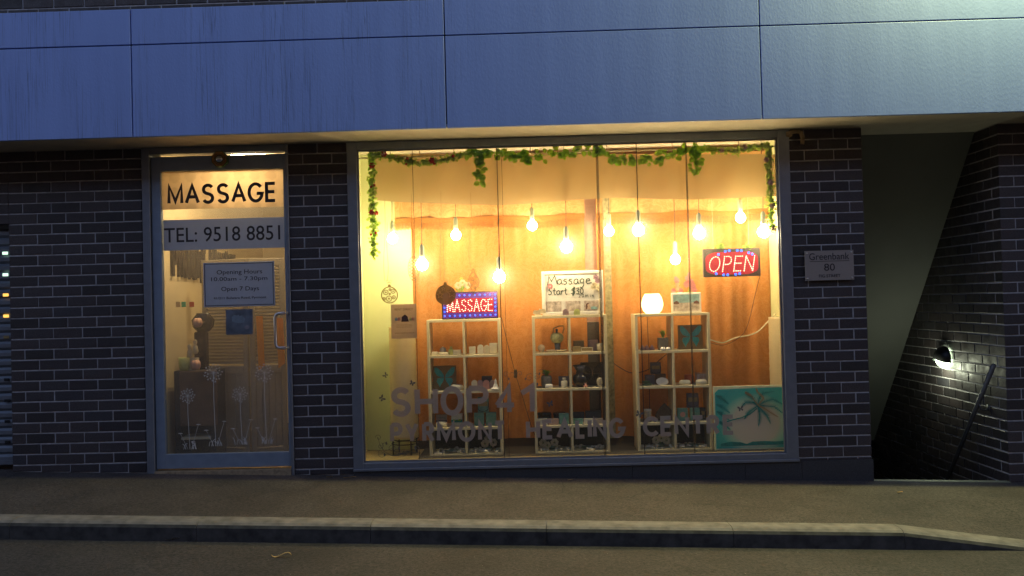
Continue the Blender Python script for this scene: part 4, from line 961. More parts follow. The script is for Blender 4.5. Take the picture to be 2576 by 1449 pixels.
# left paper lamp and right paper lamp
def paper_lamp(x, ytop, ybot, Y, r, label):
    zt_ = at(x, ytop, Y).z; zb_ = at(x, ybot, Y).z; X = at(x, (ytop+ybot)/2, Y).x
    s = thing('paper_lantern', label, 'floor lamp', (X, Y, ZF), 'tall unlit paper floor lamps')
    prof = []; n_ = int((zt_-zb_)/.022)
    for i in range(n_+1):
        t = i/n_; prof.append((r*(1+.018*(i % 2)+.012*math.sin(i*2.1))*(1.04-.06*t), (zt_-zb_)*t))
    mb = MB(); mb.lathe(prof, (X, Y, zb_), 24); mb.build('shade', 'lantern_paper', s)
    mb = MB(); ring = [(X+r*math.cos(k*.393), Y+r*math.sin(k*.393), zb_-.012) for k in range(17)]; mb.tube(ring, .004, 6)
    ring = [(X+r*.98*math.cos(k*.393), Y+r*.98*math.sin(k*.393), zb_-.05) for k in range(17)]; mb.tube(ring, .004, 6)
    for k in range(4): q = .6+k*1.571; mb.tube([(X+r*.98*math.cos(q), Y+r*.98*math.sin(q), zb_), (X+r*.98*math.cos(q), Y+r*.98*math.sin(q), ZF)], .006, 6)
    mb.build('stand', 'blackmetal', s)
paper_lamp(1015, 822, 1100, .42, .115, 'tall ribbed paper lamp on black legs at the left wall')
paper_lamp(1972, 797, 1090, .42, .115, 'tall ribbed paper lamp partly hidden by the right window frame')

# curtains
def curtain(x0, x1, Y, ztop, zbot, mat, label, folds, amp, name='curtain', cat='curtain', hem=.0, gather=None, sub=7, thick=0, parent=None, ph=0):
    nx = int(max(12, folds*sub*2)); nz_ = 14; mb = MB(); vs = []
    for i in range(nx+1):
        u = i/nx; X = x0+(x1-x0)*u
        for j in range(nz_+1):
            v = j/nz_; z = ztop+(zbot-ztop)*v+(hem*math.sin(u*folds*2.1+ph)*v if hem else 0)
            a_ = amp*(.35+.65*v)*(.55+.45*math.sin(u*7.3+ph)); y = Y+a_*math.sin(2*math.pi*folds*u+ph+.6*math.sin(v*2+u*5))+.25*amp*math.sin(2*math.pi*folds*2.3*u+2*v)
            vs.append((X+.25*amp*math.sin(v*3+u*11)*v, y, z))
    fs = [(i*(nz_+1)+j, (i+1)*(nz_+1)+j, (i+1)*(nz_+1)+j+1, i*(nz_+1)+j+1) for i in range(nx) for j in range(nz_)]
    mb.add(vs, fs, True)
    if parent: return mb.build(name, mat, parent)
    return solo(mb, name, mat, label, cat)
YC = .66
cxl = lambda px, y=800, Y=YC: at(px, y, Y).x
hemz = at(1300, 1104, YC).z
xa, xb, xc, xd = cxl(1001), cxl(1476), cxl(1506), 2.175
curtain(xa, xb, YC, 2.70, hemz, 'curtain', 'orange damask curtain drawn across the left half of the window', 6, .026, hem=.008)
curtain(xc, xd, YC, 2.70, hemz, 'curtain', 'orange damask curtain drawn across the right half of the window', 6, .026, hem=.008, ph=1.2)
vz = at(1300, 545, YC-.05).z
for i, (a, b, lb) in enumerate(((xa, xb, 'pale damask pelmet with gold fringe over the left curtain'), (xc, xd, 'pale damask pelmet with gold fringe over the right curtain'))):
    s = thing('pelmet', lb, 'pelmet', ((a+b)/2, YC-.06, vz))
    curtain(a, b, YC-.06, 2.70, vz, 'valance', '', 7, .012, name='cloth', parent=s, hem=.008)
    mb = MB(); n_ = int((b-a)/.011)
    for k in range(n_):
        u = k/n_; X = a+(b-a)*u; zz = vz+.008*math.sin(u*7*2.1); mb.box((X, YC-.071+.006*math.sin(k), zz-.092-.004*(k % 3)), (X+.0075, YC-.067+.006*math.sin(k), zz-.012))
    for q in range(2): mb.add([(a+(b-a)*k/40, YC-.074-.003*q, vz+.008*math.sin(k/40*7*2.1)+dz-.022*q) for k in range(41) for dz in (.004, -.016)], [(2*k, 2*k+1, 2*k+3, 2*k+2) for k in range(40)])
    mb.build('fringe', 'fringe', s)
X = cxl(1531); mb = MB(); mb.box((X-.028, YC-.082, hemz), (X+.028, YC-.078, 2.69)); mb.box((X-.035, YC-.0775, hemz), (X-.029, YC-.0745, 2.69)); solo(mb, 'patterned_ribbon', 'ribbon', 'long green patterned ribbon hanging at the meeting of the curtains', 'ribbon')
X0, X1 = cxl(1474, 600, .78), cxl(1500, 600, .78)
mb = MB(); mb.box((X0-.02, .76, at(1490, 835, .78).z), (X1+.03, .82, 2.7)); solo(mb, 'wall_post', 'pinkpost', 'pink painted post showing in the gap between the curtains', 'post')
mb = MB(); mb.box((X0-.02, .74, .141), (X1+.04, .80, at(1490, 810, .76).z), .004); solo(mb, 'dark_gap_filler', 'box_dark', 'unlit gap shown as a dark cabinet below the pink post between the curtains', 'filler')  # dark box stands for the unlit room beyond the curtain gap
# cream sheer hung across the top
mb = MB(); vs = []; nx = 90; nz_ = 10
low = [(940, 503), (1000, 508), (1150, 514), (1260, 516), (1330, 512), (1440, 503), (1500, 500), (1550, 497), (1640, 500), (1740, 502), (1850, 498), (1960, 493)]
def lowz(px):
    for (a, b), (c_, d__) in zip(low, low[1:]):
        if a <= px <= c_: return b+(d__-b)*(px-a)/(c_-a)
    return low[-1][1] if px > 1900 else low[0][1]
for i in range(nx+1):
    px_i = 934+(1990-934)*i/nx
    for j in range(nz_+1):
        v = j/nz_; c_ = at(px_i+(8*(1-v)**2 if i == 0 else 0), 388+(lowz(px_i)-388)*v, .088); vs.append((c_.x, .088+.006*math.sin(i*.35)*v+.006*math.sin(i*.9+v*2), c_.z))
fs = [(i*(nz_+1)+j, (i+1)*(nz_+1)+j, (i+1)*(nz_+1)+j+1, i*(nz_+1)+j+1) for i in range(nx) for j in range(nz_)]
mb.add(vs, fs, True); solo(mb, 'sheer_cloth', 'swag', 'cream sheer cloth hung across the top of the window with a wavy lower edge', 'cloth')
m0 = MB(); z_ = at(1400, 384, .088).z; m0.tube([(-1.3515, .088, z_), (2.0825, .088, z_)], .006, 8); solo(m0, 'cloth_rail', 'cordwhite', 'thin rail carrying the cream sheer cloth under the window head', 'rail')

# light bulbs on cords
def bulb(x, y, r, Y, label):
    c_ = at(x, y, Y); s = thing('hanging_bulb', label, 'light bulb', (c_.x, Y, c_.z-r), 'round lit bulbs hanging on cords')
    mb = MB(); mb.lathe([(.0005, -r), (r*.38, -r*.92), (r*.72, -r*.69), (r*.94, -r*.34), (r, 0), (r*.93, r*.36), (r*.74, r*.68), (r*.5, r*.9), (r*.42, r*1.05)], c_, 12); mb.build('globe', 'bulb', s)
    mb = MB(); mb.lathe([(r*.46, r*1.06), (r*.46, r*1.5), (.020, r*1.6), (.018, r*1.6+.075), (.008, r*1.6+.09)], c_, 12); mb.build('socket', 'socket', s)
    mb = MB(); mb.tube([(c_.x, Y, c_.z+r*1.6+.09), (c_.x+.004, Y, c_.z+.3), (c_.x, Y, GT-.002)], .0025, 5); mb.build('cord', 'cord', s)
BL = [(987, 601, 0, 'first small bulb from the left, in front of the pale side wall'), (1062, 666, 1, 'large bulb above the pine cone decal'), (1147, 592, 0, 'small bulb high above the drop shaped bauble'),
 (1256, 697, 1, 'lowest bulb, just right of the MASSAGE light sign'), (1339, 568, 0, 'small high bulb left of the whiteboard'), (1425, 621, 1, 'large bulb hanging straight above the whiteboard'),
 (1532, 582, 0, 'small bulb in front of the patterned ribbon'), (1606, 579, 1, 'large bulb right of the patterned ribbon'), (1699, 653, 0, 'small low bulb above the pink flowers'),
 (1759, 587, 1, 'large bulb up and left of the OPEN light sign'), (1863, 548, 0, 'small highest bulb above the OPEN light sign'), (1921, 583, 1, 'large bulb at the right end beside the garland')]
for x, y, big, lb in BL: bulb(x, y, .049 if big else .042, .105 if big else .36, lb)

# garlands
def leaf(mb, c_, s, rn):
    """rounded leaf with a folded midrib"""
    d_ = Vector((rn.uniform(-1, 1), rn.uniform(-.25, .2), rn.uniform(-1, .5))).normalized(); n_ = d_.cross(Vector((rn.uniform(-.4, .4), -1, rn.uniform(-.4, .4)))).normalized(); up = n_.cross(d_)*.25*s
    L = [c_, c_+d_*s*.35+n_*s*.42+up, c_+d_*s*.8+n_*s*.36+up, c_+d_*s*1.1, c_+d_*s*.8-n_*s*.36+up, c_+d_*s*.35-n_*s*.42+up, c_+d_*s*.5]
    mb.add(L, [(0, 1, 6), (1, 2, 6), (2, 3, 6), (3, 4, 6), (4, 5, 6), (5, 0, 6)], True)
def flower(mb, c_, r_, rn, petals=6):
    for k in range(petals):
        a = k*2*math.pi/petals+rn.uniform(-.2, .2); e = Vector((math.cos(a), -.35, math.sin(a))); t = Vector((-math.sin(a), 0, math.cos(a)))
        mb.add([c_, c_+e*r_*.6+t*r_*.38, c_+e*r_*1.05, c_+e*r_*.6-t*r_*.38], [(0, 1, 2, 3)])
    mb.ball(c_+Vector((0, -.006, 0)), r_*.25, n=6, mrows=4)
def garland(pts, label, n_, s, mat, spread, flowers=(), Y=.060):
    rn = random.Random(n_); P3 = [at(x, y, Y) for x, y in pts]; c0 = min(P3, key=lambda p: p.z)
    g = thing('garland', label, 'garland', (c0.x, Y, c0.z), 'artificial leaf garlands round the window')
    mb = MB(); mb.tube(P3, .0025, 5); mb.build('stem', 'leaf', g)
    mb = MB(); cum = [0]
    for a, b in zip(P3, P3[1:]): cum.append(cum[-1]+(b-a).length)
    for k in range(n_):
        t = rn.uniform(0, cum[-1]); i = max(j for j in range(len(cum)) if cum[j] <= t+1e-9); i = min(i, len(P3)-2); u = (t-cum[i])/(cum[i+1]-cum[i]); c_ = P3[i].lerp(P3[i+1], u)
        c_ = c_+Vector((rn.gauss(0, spread*.55), rn.uniform(.0, .016), rn.gauss(0, spread*.55))); leaf(mb, c_, s*rn.uniform(.7, 1.25), rn)
    mb.build('leaves', mat, g)
    for x, y, r_, mt in flowers: mb = MB(); flower(mb, at(x, y, Y-.004), r_, rn); mb.build('flower', mt, g)
garland([(936, 385), (936, 440), (937, 500), (938, 560), (941, 600), (941, 645)], 'red flowered leaf garland hanging down the left side of the window', 330, .026, 'leaf2', .022, [(936, 417, .028, 'red'), (934, 470, .012, 'red'), (942, 466, .012, 'red'), (935, 534, .026, 'red'), (947, 536, .02, 'red'), (933, 590, .012, 'red'), (945, 586, .013, 'red')])
garland([(932, 386), (965, 391), (1000, 400), (1045, 408), (1090, 406), (1130, 398), (1165, 388), (1185, 382)], 'red flowered leaf garland swagged along the top left of the window', 300, .026, 'leaf2', .020, [(966, 388, .03, 'red'), (1025, 399, .014, 'red'), (1022, 413, .012, 'red'), (1087, 404, .03, 'red'), (1093, 412, .014, 'red'), (1140, 393, .016, 'red')])
garland([(1180, 382), (1215, 380), (1260, 385), (1300, 392), (1340, 394), (1380, 390), (1420, 386), (1470, 378), (1500, 378)], 'broad leaved ivy garland across the top middle of the window', 88, .050, 'leaf', .030)
garland([(1500, 380), (1530, 388), (1560, 398), (1600, 402), (1650, 400), (1690, 390), (1720, 378), (1745, 376)], 'broad leaved ivy garland swagged right of the middle fin', 78, .050, 'leaf', .030)
garland([(1202, 380), (1204, 405), (1206, 430), (1207, 455)], 'ivy tail hanging down left of the middle of the window', 46, .046, 'leaf', .026)
garland([(1749, 374), (1752, 400), (1751, 432)], 'ivy tail hanging down near the right side of the window', 44, .046, 'leaf', .026)
garland([(1770, 372), (1800, 376), (1850, 380), (1890, 372), (1930, 364)], 'mauve flowered leaf garland along the top right of the window', 230, .024, 'leaf2', .020, [(1815, 378, .026, 'mauve'), (1873, 370, .026, 'mauve')])
garland([(1934, 362), (1935, 400), (1937, 450), (1939, 510), (1941, 580)], 'mauve flowered leaf garland hanging down the right side of the window', 330, .024, 'leaf2', .018, [(1927, 402, .026, 'mauve'), (1938, 459, .028, 'mauve'), (1942, 518, .026, 'mauve'), (1946, 575, .028, 'mauve')])

# shelf units
DYS = .13
def shelf_unit(px0, px1, ytop, yr, label, Y0=.12):
    X0_ = at(px0, 980, Y0).x; X1_ = at(px1, 980, Y0).x; zt_ = at((px0+px1)/2, ytop, Y0).z; Y1 = Y0+.28; t = .022
    s = thing('shelf_unit', label, 'shelf', ((X0_+X1_)/2, (Y0+Y1)/2, ZF), 'white eight cell shelf units')
    for a in (X0_, X1_-t): mb = MB(); mb.box((a, Y0, ZF), (a+t, Y1, zt_), .0015); mb.build('side_panel', 'white', s)
    xm = (X0_+X1_)/2; zs = [zt_]+[at((px0+px1)/2, y, Y0).z for y in yr]
    for z in zs: mb = MB(); mb.box((X0_+t+.0003, Y0+.0005, z-t), (X1_-t-.0003, Y1, z-.0003), .0015); mb.build('shelf', 'white', s)
    mb = MB(); mb.box((X0_+t, Y0+.001, ZF), (X1_-t, Y1, ZF+.012)); mb.build('base', 'white', s)
    bots = [z for z in zs[1:]]+[ZF+.0125]; tops = [z-t for z in zs]
    for b_, t_ in zip(bots, tops): mb = MB(); mb.box((xm-.009, Y0+.001, b_+.0003), (xm+.009, Y1, t_-.0003), .001); mb.build('divider', 'white', s)
    mb = MB(); mb.box((X0_+t+.0005, Y1-.012, ZF+.013), (xm-.0095, Y1-.006, zs[-1]-t-.0005)); mb.box((xm+.0095, Y1-.012, ZF+.013), (X1_-t-.0005, Y1-.006, zs[-1]-t-.0005)); mb.build('back_board', 'backboard', s)
    return zs, X0_, X1_, xm
U1 = shelf_unit(1077, 1262, 803, (893, 983, 1075), 'white shelf unit under the MASSAGE light sign')
U2 = shelf_unit(1343, 1531, 793, (886, 976, 1069), 'white shelf unit under the whiteboard')
U3 = shelf_unit(1602, 1791, 788, (881, 970, 1062), 'white shelf unit at the right with the lit lamp on top')
def cellz(U, row): return (U[0]+[ZF+.012])[row] if row < 4 else ZF+.0125   # top surface under row (0 = on top of unit)

def item(px0, px1, ytop, U, row, Y=.20, yref=None):
    """X0, X1, base z, top z of something standing on a shelf"""
    zb_ = cellz(U, row); a = at(px0, ytop, Y); b = at(px1, ytop, Y); return a.x, b.x, zb_, max(a.z, zb_+.012)
def boxitem(px0, px1, ytop, U, row, mat, name, label, cat, Y=.20, d_=.05, bev=.003, group=None, zb=None):
    a, b, z0, z1 = item(px0, px1, ytop, U, row, Y)
    if zb is not None: z0 = zb
    mb = MB(); mb.box((a, Y-d_/2, z0), (b, Y+d_/2, z1), bev); return solo(mb, name, mat, label, cat, group), (a, b, z0, z1)
def lathitem(px0, px1, ytop, U, row, mat, prof, name, label, cat, Y=.20, sy=1, group=None, zb=None, n_=20):
    a, b, z0, z1 = item(px0, px1, ytop, U, row, Y)
    if zb is not None: z0 = zb
    r_ = (b-a)/2; mb = MB(); mb.lathe([(r_*p, (z1-z0)*q) for p, q in prof], ((a+b)/2, Y, z0), n_, 1, sy); return solo(mb, name, mat, label, cat, group)
def architem(px0, px1, ytop, U, row, mat, label, Y=.17, d_=.03, group='arch shaped soaps'):
    a, b, z0, z1 = item(px0, px1, ytop, U, row, Y); r_ = (b-a)/2; zc = z1-r_; mb = MB()
    mb.prism([(a, z0), (b, z0)]+[(a+r_+r_*math.cos(math.pi*k/10), zc+r_*math.sin(math.pi*k/10)) for k in range(11)], Y-d_/2, Y+d_/2); 
    mb.ribbon([(a+r_+r_*.6*math.cos(math.pi*k/10), zc-r_*.2+r_*.6*math.sin(math.pi*k/10)) for k in range(11)], .004, Y-d_/2-.002, Y-d_/2)
    return solo(mb, 'arch_soap', mat, label, 'soap', group)
SOAP = [(.0005, 0), (.8, 0), (.98, .25), (1, .55), (.9, .85), (.6, 1), (.0005, 1)]
CUP = [(.7, 0), (.85, .3), (1, 1), (.93, 1), (.75, .3), (.0005, .12)]
BOWL = [(.55, 0), (.62, .05), (.85, .45), (1, 1), (.95, 1), (.8, .5), (.0005, .15)]
BOTTLE = [(.9, 0), (1, .05), (1, .6), (.8, .68), (.42, .74), (.42, .88), (.55, .9), (.55, 1), (.0005, 1)]
# unit 1
boxitem(1086, 1102, 885, U1, 1, 'soap', 'soap_bar', 'flat white soap block at the left end of the top row', 'soap')
boxitem(1104, 1127, 886, U1, 1, 'soap', 'gift_tray', 'low white tray between the soap block and the jar', 'tray', Y=.19)
lathitem(1106, 1122, 872, U1, 1, 'soap', [(.9, 0), (1, .1), (1, .7), (.7, .85), (.25, .9), (.25, 1), (.0005, 1)], 'candle_jar', 'round white candle jar behind the low tray', 'jar', Y=.26)
lathitem(1128, 1141, 872, U1, 1, 'soap_green', BOTTLE, 'bottle', 'pale green bottle in the left cell of the top row', 'bottle', Y=.22)
boxitem(1140, 1160, 880, U1, 1, 'soap', 'gift_box', 'small white box beside the pale green bottle', 'box')
o, q = boxitem(1180, 1196, 872, U1, 1, 'soap', 'diffuser_bottle', 'square white bottle with a bow under the MASSAGE sign', 'bottle', Y=.18, d_=.04)
architem(1201, 1216, 867, U1, 1, 'soap', 'cream arch soap right of the square white bottle'); architem(1217, 1231, 868, U1, 1, 'cream', 'round handled cream soap basket beside the tall carton', Y=.165)
boxitem(1231, 1251, 863, U1, 1, 'soap', 'carton', 'tall cream carton in the right cell of the top row', 'box', Y=.22)
def butterfly_frame(px0, px1, ytop, U, row, back, wing, label, Y=.22, wingname='butterfly'):
    a, b, z0, z1 = item(px0, px1, ytop, U, row, Y); s = thing('butterfly_picture', label, 'picture', ((a+b)/2, Y, z0))
    mb = MB(); mb.box((a, Y, z0), (b, Y+.025, z1), .002); mb.build('canvas', back, s); c_ = Vector(((a+b)/2, Y, (z0+z1)/2+.005)); sz = (b-a)*.44
    mb = MB()
    for sg in (-1, 1):
        mb.prism([(c_.x+sg*x*sz, c_.z+y*sz) for x, y in ((.05, -.02), (.10, .25), (.35, .62), (.75, .98), (1.0, .95), (.97, .55), (.75, .18), (.35, .0))], Y-.004, Y-.0005)
        mb.prism([(c_.x+sg*x*sz, c_.z+y*sz) for x, y in ((.05, -.06), (.35, -.05), (.72, -.10), (.80, -.40), (.62, -.72), (.48, -.98), (.40, -.74), (.16, -.42))], Y-.005, Y-.0007)
    mb.build(wingname, wing, s)
    mb = MB(); mb.ball((c_.x, Y-.004, c_.z-.02*sz), .055*sz, .003, .30*sz, 8, 6)
    for sg in (-1, 1): mb.ribbon([(c_.x, c_.z+.25*sz), (c_.x+sg*.15*sz, c_.z+.55*sz)], .002, Y-.004, Y-.002)
    mb.build('butterfly_body', 'brownboard', s)
butterfly_frame(1089, 1147, 921, U1, 2, 'brownboard', 'turq', 'turquoise butterfly picture behind the letter H', Y=.24)
lathitem(1132, 1166, 968, U1, 2, 'soap', SOAP, 'soap_bar', 'oval white soap in front of the butterfly picture', 'soap', Y=.17, sy=.6)
for i, (x0, x1, mt, lb) in enumerate(((1186, 1200, 'soap', 'cream arch soap at the left of the coloured row'), (1201, 1214, 'soap_mauve', 'mauve arch soap second in the coloured row'), (1215, 1231, 'soap_pink', 'pink arch soap third in the coloured row'), (1232, 1245, 'box_pink', 'dusky arch soap behind the white pagoda candle'))): architem(x0, x1, 956, U1, 2, mt, lb, Y=.19+.012*(i == 3))
boxitem(1212, 1238, 946, U1, 2, 'box_dark', 'printed_box', 'grey printed box behind the coloured arch soaps', 'box', Y=.26)
lathitem(1233, 1260, 952, U1, 2, 'white2', [(.9, 0), (1, .12), (.8, .16), (.5, .2), (.45, .35), (.3, .5), (.22, .6), (.28, .64), (.18, .75), (.2, .8), (.1, .9), (.0005, 1)], 'pagoda_candle', 'white pagoda shaped candle on a dish', 'candle', Y=.16)
def card(px0, px1, ytop, U, row, mat, label, word, Y=.24, band=None, zb=None, name='gift_card'):
    a, b, z0, z1 = item(px0, px1, ytop, U, row, Y)
    if zb is not None: z0 = zb
    s = thing(name, label, 'box', ((a+b)/2, Y, z0)); mb = MB(); mb.box((a, Y, z0), (b, Y+.03, z1), .002); mb.build('box_body', mat, s)
    if band: mb = MB(); mb.box((a-.0005, Y-.003, z0+(z1-z0)*.30), (b+.0005, Y-.0004, z0+(z1-z0)*.52)); mb.build('band', band, s)
    if word: text('lettering', word, a+(b-a)*.15, b-(b-a)*.12, z0+(z1-z0)*.66, z0+(z1-z0)*.80, Y-.001, 'teal', s, ext=.0006)
    return s, (a, b, z0, z1)
card(1097, 1124, 1044, U1, 3, 'paper', 'cream card with a blue band and script lettering', 'Healing', band='photo_blue')
lathitem(1096, 1126, 1061, U1, 3, 'soap', SOAP, 'oval_stone', 'smooth white oval stone in front of the cream card', 'stone', Y=.17, sy=.7)
s, (a, b, z0, z1) = card(1135, 1163, 1041, U1, 3, 'soap', 'white gift box tied with a green ribbon', '', Y=.2, band='teal')
mb = MB()
for sg in (-1, 1): mb.prism([((a+b)/2, z0+.05), ((a+b)/2+sg*.03, z0+.062), ((a+b)/2+sg*.032, z0+.043)], .19, .198)
mb.build('bow', 'leaf', s)
card(1192, 1217, 1039, U1, 3, 'box_teal', 'left pale teal gift box under the handled bag', 'calm', Y=.2); s2, q2 = card(1222, 1248, 1038, U1, 3, 'box_teal', 'right pale teal gift box under the handled bag', 'calm', Y=.2)
def bag(px0, px1, ytop, ybot, mat, label, Y=.2, zb=None, U=None, row=None, hang=True):
    a = at(px0, ytop, Y); b = at(px1, ybot, Y); z0 = zb if zb is not None else b.z; s = thing('gift_bag', label, 'gift bag', ((a.x+b.x)/2, Y+.02, z0))
    mb = MB(); mb.box((a.x, Y, z0), (b.x, Y+.04, a.z), .002); mb.build('bag_body', mat, s)
    w_ = (b.x-a.x)/2; cx_ = (a.x+b.x)/2; h_ = (a.z-z0); mb = MB(); pts = [(cx_-w_*.95, Y-.004, a.z-.3*h_)]+[(cx_-w_*.95*math.cos(t), Y-.006, z0+.30*h_-.22*h_*math.sin(t)) for t in [k*math.pi/10 for k in range(11)]]+[(cx_+w_*.95, Y-.004, a.z-.3*h_)]
    mb.tube(pts, .0028, 5); mb.build('handle', 'blackplastic', s)
    mb = MB(); mb.box((a.x+.01, Y-.002, z0+.42*h_), (b.x-.01, Y-.0004, z0+.72*h_)); mb.build('label_patch', 'box_brown', s)
bag(1201, 1230, 1000, 1037, 'box_teal', 'small handled gift bag standing on the two teal boxes', Y=.205, zb=q2[3]+.0005)
lathitem(1117, 1159, 1137, U1, 4, 'greenpot', BOWL, 'ceramic_bowl', 'sage green bowl on pebbles in the left bottom cell of the left shelf', 'bowl', Y=.26, group='sage bowls and pots', zb=ZF+.03)
boxitem(1093, 1112, 1143, U1, 4, 'white2', 'pebble_box', 'small white box topped with a stone at the lower left shelf corner', 'box', Y=.15, d_=.04, zb=ZF+.0128)
def rose(mb, c_, r_, rn):
    for ring, (n_, rr, hh) in enumerate(((3, .35, .35), (5, .65, .2), (7, 1, -.05))):
        for k in range(n_):
            a = k*2*math.pi/n_+ring; e = Vector((math.cos(a), 0, math.sin(a))); t = Vector((-math.sin(a), 0, math.cos(a))); f_ = Vector((0, -1, 0))
            mb.add([c_+e*r_*rr*.3+f_*r_*hh, c_+e*r_*rr*.75+t*r_*rr*.55+f_*r_*(hh+.3), c_+e*r_*rr*1.08+f_*r_*(hh+.15), c_+e*r_*rr*.75-t*r_*rr*.55+f_*r_*(hh+.3)], [(0, 1, 2, 3)], True)
def potrose(px0, px1, ytop, fl, U, lab, Y=.26):
    a, b, _, z1 = item(px0, px1, ytop, U, 4, Y); z0 = ZF+.0128; r_ = (b-a)/2; s = thing('flower_pot', lab, 'flower pot', ((a+b)/2, Y, z0))
    mb = MB(); mb.lathe([(r_*.85, 0), (r_*.9, .02), (r_, z1-z0), (r_*.92, z1-z0), (r_*.8, .03), (.0005, .025)], ((a+b)/2, Y, z0), 18); mb.build('pot', 'greenpot', s)
    rn = random.Random(3)
    for x, y in fl: mb = MB(); rose(mb, at(x, y, Y-.02), .034, rn); mb.build('flower', 'cream', s, None)
    mb = MB(); 
    for x, y in fl: mb.tube([((a+b)/2, Y, z1-.02), at(x, y, Y)], .003, 5)
    mb.build('stem', 'leaf', s)
potrose(1216, 1239, 1125, [(1220, 1116), (1241, 1113), (1228, 1104)], U1, 'sage pot of cream roses in the bottom of the left shelf')
potrose(1379, 1402, 1126, [(1376, 1120), (1395, 1113), (1366, 1114)], U2, 'sage pot of cream roses in the bottom of the middle shelf')
potrose(1648, 1672, 1117, [(1650, 1107), (1677, 1107), (1663, 1102)], U3, 'sage pot of cream roses in the bottom of the right shelf')
lathitem(1462, 1502, 1132, U2, 4, 'greenpot', BOWL, 'ceramic_bowl', 'sage green bowl on pebbles at the bottom of the middle shelf', 'bowl', Y=.26, group='sage bowls and pots', zb=ZF+.03)
lathitem(1718, 1759, 1124, U3, 4, 'greenpot', BOWL, 'ceramic_bowl', 'sage green bowl on pebbles at the bottom of the right shelf', 'bowl', Y=.26, group='sage bowls and pots', zb=ZF+.03)
mb = MB(); rn = random.Random(5)
for U in (U1, U2, U3):
    for lo_, hi_ in ((U[1]+.03, U[3]-.02), (U[3]+.02, U[2]-.03)):
        for k in range(34 if U is U1 else 26):
            r_ = rn.uniform(.010, .019); mb.ball((rn.uniform(lo_, hi_), rn.uniform(.135, .36), ZF+.012+r_*.55+rn.uniform(0, .008)), r_, r_*rn.uniform(.6, .9), r_*rn.uniform(.5, .75), 8, 6)
o = mb.build('pebbles', 'stone'); o['kind'] = 'stuff'; o['label'] = 'white pebbles strewn over the bottoms of the shelf units'; o['category'] = 'pebbles'
# unit 2
mb = MB(); a, b, z0, z1 = item(1352, 1371, 867, U2, 1, .18); mb.ball(((a+b)/2, .18, z0+(b-a)*.5+.006), (b-a)/2, None, None, 16, 10); mb.lathe([(.022, 0), (.02, .01)], ((a+b)/2, .18, z0), 12); solo(mb, 'glass_globe', 'clearish', 'clear glass globe ornament at the left of the middle shelf', 'ornament')
mb = MB(); a, b, z0, z1 = item(1372, 1428, 880, U2, 1, .2); mb.lathe([(.04, 0), ((b-a)/2*.8, .006), ((b-a)/2, .016), ((b-a)/2*.97, .019), (.0005, .010)], ((a+b)/2, .22, z0), 24, 1, .75); solo(mb, 'plate', 'soap', 'wide cream plate under the glazed lantern', 'plate')
zp = z0+.0195; xl = (at(1394, 870, .22).x+at(1411, 870, .22).x)/2
s = thing('glazed_lantern', 'glazed pottery lantern with a looped handle standing on the plate', 'lantern', (xl, .22, zp)); r_ = .030
mb = MB(); zc = at(1400, 863, .22).z; mb.lathe([(r_*.85, 0), (r_*.75, (zc-zp)*.3), (r_*.95, (zc-zp))], (xl, .22, zp), 18); mb.build('base', 'blueglaze', s)
mb = MB(); z2 = at(1400, 837, .22).z; h_ = z2-zc; mb.lathe([(r_, .0), (r_*1.6, h_*.2), (r_*1.95, h_*.5), (r_*1.6, h_*.85), (r_*.9, h_)], (xl-.003, .22, zc), 22); mb.build('body', 'amber', s)
mb = MB(); mb.lathe([(.010, 0), (.008, .015), (.012, .02), (.010, .03), (.0005, .034)], (xl-.003, .22, z2), 10); mb.build('knob', 'blueglaze', s)
mb = MB(); mb.tube([(xl-.035, .22, z2-.006), at(1392, 826, .22), at(1408, 820, .22), at(1417, 820, .22), at(1419, 826, .22), (xl+.045, .22, z2-.006)], .005, 6); mb.build('handle', 'box_brown', s)
o, q = boxitem(1439, 1461, 872, U2, 1, 'box_brown', 'kraft_box', 'small kraft box at the front left of the tray', 'box', Y=.18)
boxitem(1442, 1469, 857, U2, 1, 'box_brown', 'kraft_box', 'taller kraft box behind the small one', 'box', Y=.25)
s, q = card(1462, 1491, 874, U2, 1, 'box_brown', 'shallow golden tray box with white rim in the middle shelf', '', Y=.165, name='tray_box')
mb = MB(); mb.ribbon([(q[0]+.003, q[2]+.003), (q[1]-.003, q[2]+.003), (q[1]-.003, q[3]-.003), (q[0]+.003, q[3]-.003)], .004, .162, .1645, True); mb.build('rim', 'soap', s)
boxitem(1480, 1504, 855, U2, 1, 'box_pink', 'printed_box', 'dusky printed box behind the golden tray', 'box', Y=.26)
lathitem(1499, 1521, 864, U2, 1, 'clearish', CUP, 'glass_cup', 'faceted glass cup of pale petals on the middle shelf', 'cup', Y=.19, n_=10)
